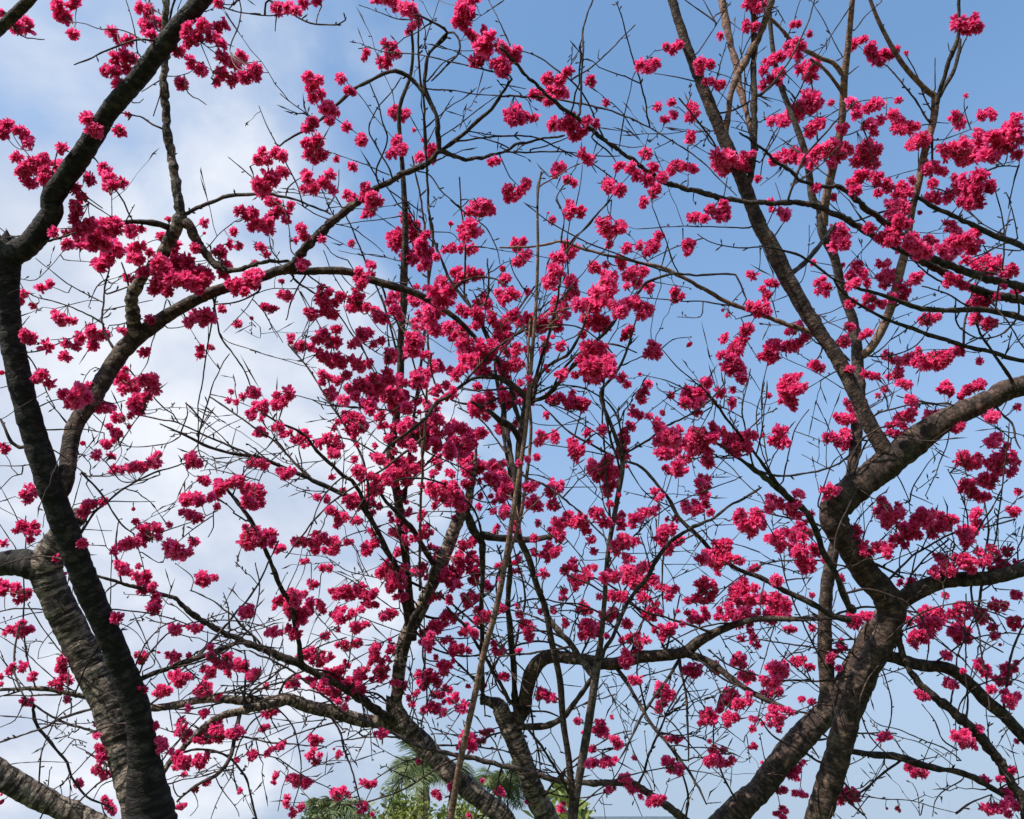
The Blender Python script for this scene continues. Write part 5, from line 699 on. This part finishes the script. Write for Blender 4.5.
def leaf_ball(name, label, cat, px, py, d, rx, rz, n, m, leaf, seed):
    r = np.random.default_rng(seed); P = at(px, py, d); o = thing(name, label, cat, (P[0], P[1], 0))
    tb = MB(); br = MB()
    z = np.linspace(-0.05, P[2], 14); v, f, uv = tube(np.stack([P[0]+0.03*np.sin(z*3), np.full(14, P[1]), z], 1), np.linspace(0.07, 0.02, 14), 8); tb.add(v, f, uv)
    nc = 26; cen = []
    for _ in range(nc):
        q = r.normal(0, 1, 3); q /= np.linalg.norm(q); q *= r.uniform(0.35, 0.95)
        c_ = P+q*np.array([rx, rx*0.7, rz]); cen.append(c_)
        t_ = np.linspace(0, 1, 6)[:, None]; Q = np.array([P[0], P[1], P[2]-rz*0.7])*(1-t_)+c_*t_; v, f, uv = tube(Q, np.linspace(0.018, 0.004, 6), 5); tb.add(v, f, uv)
    V = []; Fq = []
    for i in range(n):
        c_ = cen[r.integers(nc)]+r.normal(0, 0.13, 3)*np.array([rx, rx, rz])*1.1
        a = r.normal(0, 1, 3); a /= np.linalg.norm(a); b = np.cross(a, r.normal(0, 1, 3)); b /= np.linalg.norm(b); l_ = leaf*r.uniform(.6, 1.3)
        k0 = len(V); V += [c_, c_+a*l_*.5+b*l_*.22, c_+a*l_+np.array([0, 0, -.15*l_]), c_+a*l_*.5-b*l_*.22]; Fq.append([k0, k0+1, k0+2, k0+3])
    br.add(V, Fq); tb.build('trunk', PTRUNK, o); br.build('crown', m, o, smooth=False)
leaf_ball('shrub', 'yellow-green leafy shrub beneath the palms at the bottom edge', 'shrub', 395, 832, 11, 0.55, 0.40, 2600, LEAFY, 0.085, 1)
leaf_ball('shrub', 'olive leafy shrub behind the foot of the bare tan shoot', 'shrub', 470, 828, 11.5, 0.55, 0.40, 2400, LEAFY, 0.085, 2)
leaf_ball('shrub', 'dull green leafy shrub furthest left along the bottom edge', 'shrub', 318, 838, 11.5, 0.4, 0.4, 2000, FROND, 0.08, 6)
leaf_ball('small_tree', 'pale green broad-leaved tree just right of the second ringed trunk', 'tree', 566, 832, 10, 0.35, 0.42, 300, LEAFP, 0.26, 3)

def box(mb, x0, x1, y0, y1, z0, z1, mi=0):
    V = [(x, y, z) for z in (z0, z1) for y in (y0, y1) for x in (x0, x1)]
    mb.add(V, [[0, 1, 3, 2], [4, 6, 7, 5], [0, 4, 5, 1], [1, 5, 7, 3], [3, 7, 6, 2], [2, 6, 4, 0]], None, mi)
hd = 30.0; hp = at(632, 816.7, hd); hx, hy, hz = hp
ho = thing('house', 'pale house with a slate-blue hipped roof just showing at the bottom edge', 'house', (hx, hy, 0))
w = MB(); box(w, hx-3.4, hx+3.4, hy-2.2, hy+2.2, -0.1, hz-1.5); w.build('wall', WALLM, ho, smooth=False)
rf = MB(); rz0 = hz-1.498
rf.add([(hx-3.8, hy-2.6, rz0), (hx+3.8, hy-2.6, rz0), (hx+3.8, hy+2.6, rz0), (hx-3.8, hy+2.6, rz0), (hx-1.45, hy-.08, hz), (hx+1.45, hy-.08, hz), (hx+1.45, hy+.08, hz), (hx-1.45, hy+.08, hz)],
       [[0, 3, 2, 1], [0, 1, 5, 4], [1, 2, 6, 5], [2, 3, 7, 6], [3, 0, 4, 7], [4, 5, 6, 7]]); rf.build('roof', ROOFM, ho, smooth=False)
dm = MB(); box(dm, hx-.45, hx+.45, hy-2.24, hy-2.203, 0.05, 2.1); dm.build('door', DOORM, ho, smooth=False)
for dx in (-2.2, 2.2):
    for z0 in (0.9, 2.9):
        q = MB(); box(q, hx+dx-.55, hx+dx+.55, hy-2.24, hy-2.203, z0, z0+1.1); wo = q.build('window', WALLM, ho, smooth=False)
        q = MB(); box(q, hx+dx-.48, hx+dx+.48, hy-2.26, hy-2.243, z0+.07, z0+1.03); q.build('pane', GLASSM, wo, smooth=False)

gm = bpy.data.meshes.new('ground'); n = 40; xs = np.sinh(np.linspace(-5, 5, n))*12
V = [(x, y, 0.0) for y in xs for x in xs]
gm.from_pydata(V, [], [(i*n+j, i*n+j+1, (i+1)*n+j+1, (i+1)*n+j) for i in range(n-1) for j in range(n-1)])
gm.materials.append(GRASS); go = bpy.data.objects.new('ground', gm); C.objects.link(go); go['kind'] = 'structure'
print('faces', sum(len(o.data.polygons) for o in C.objects if o.type == 'MESH'), 'objects', len(C.objects))
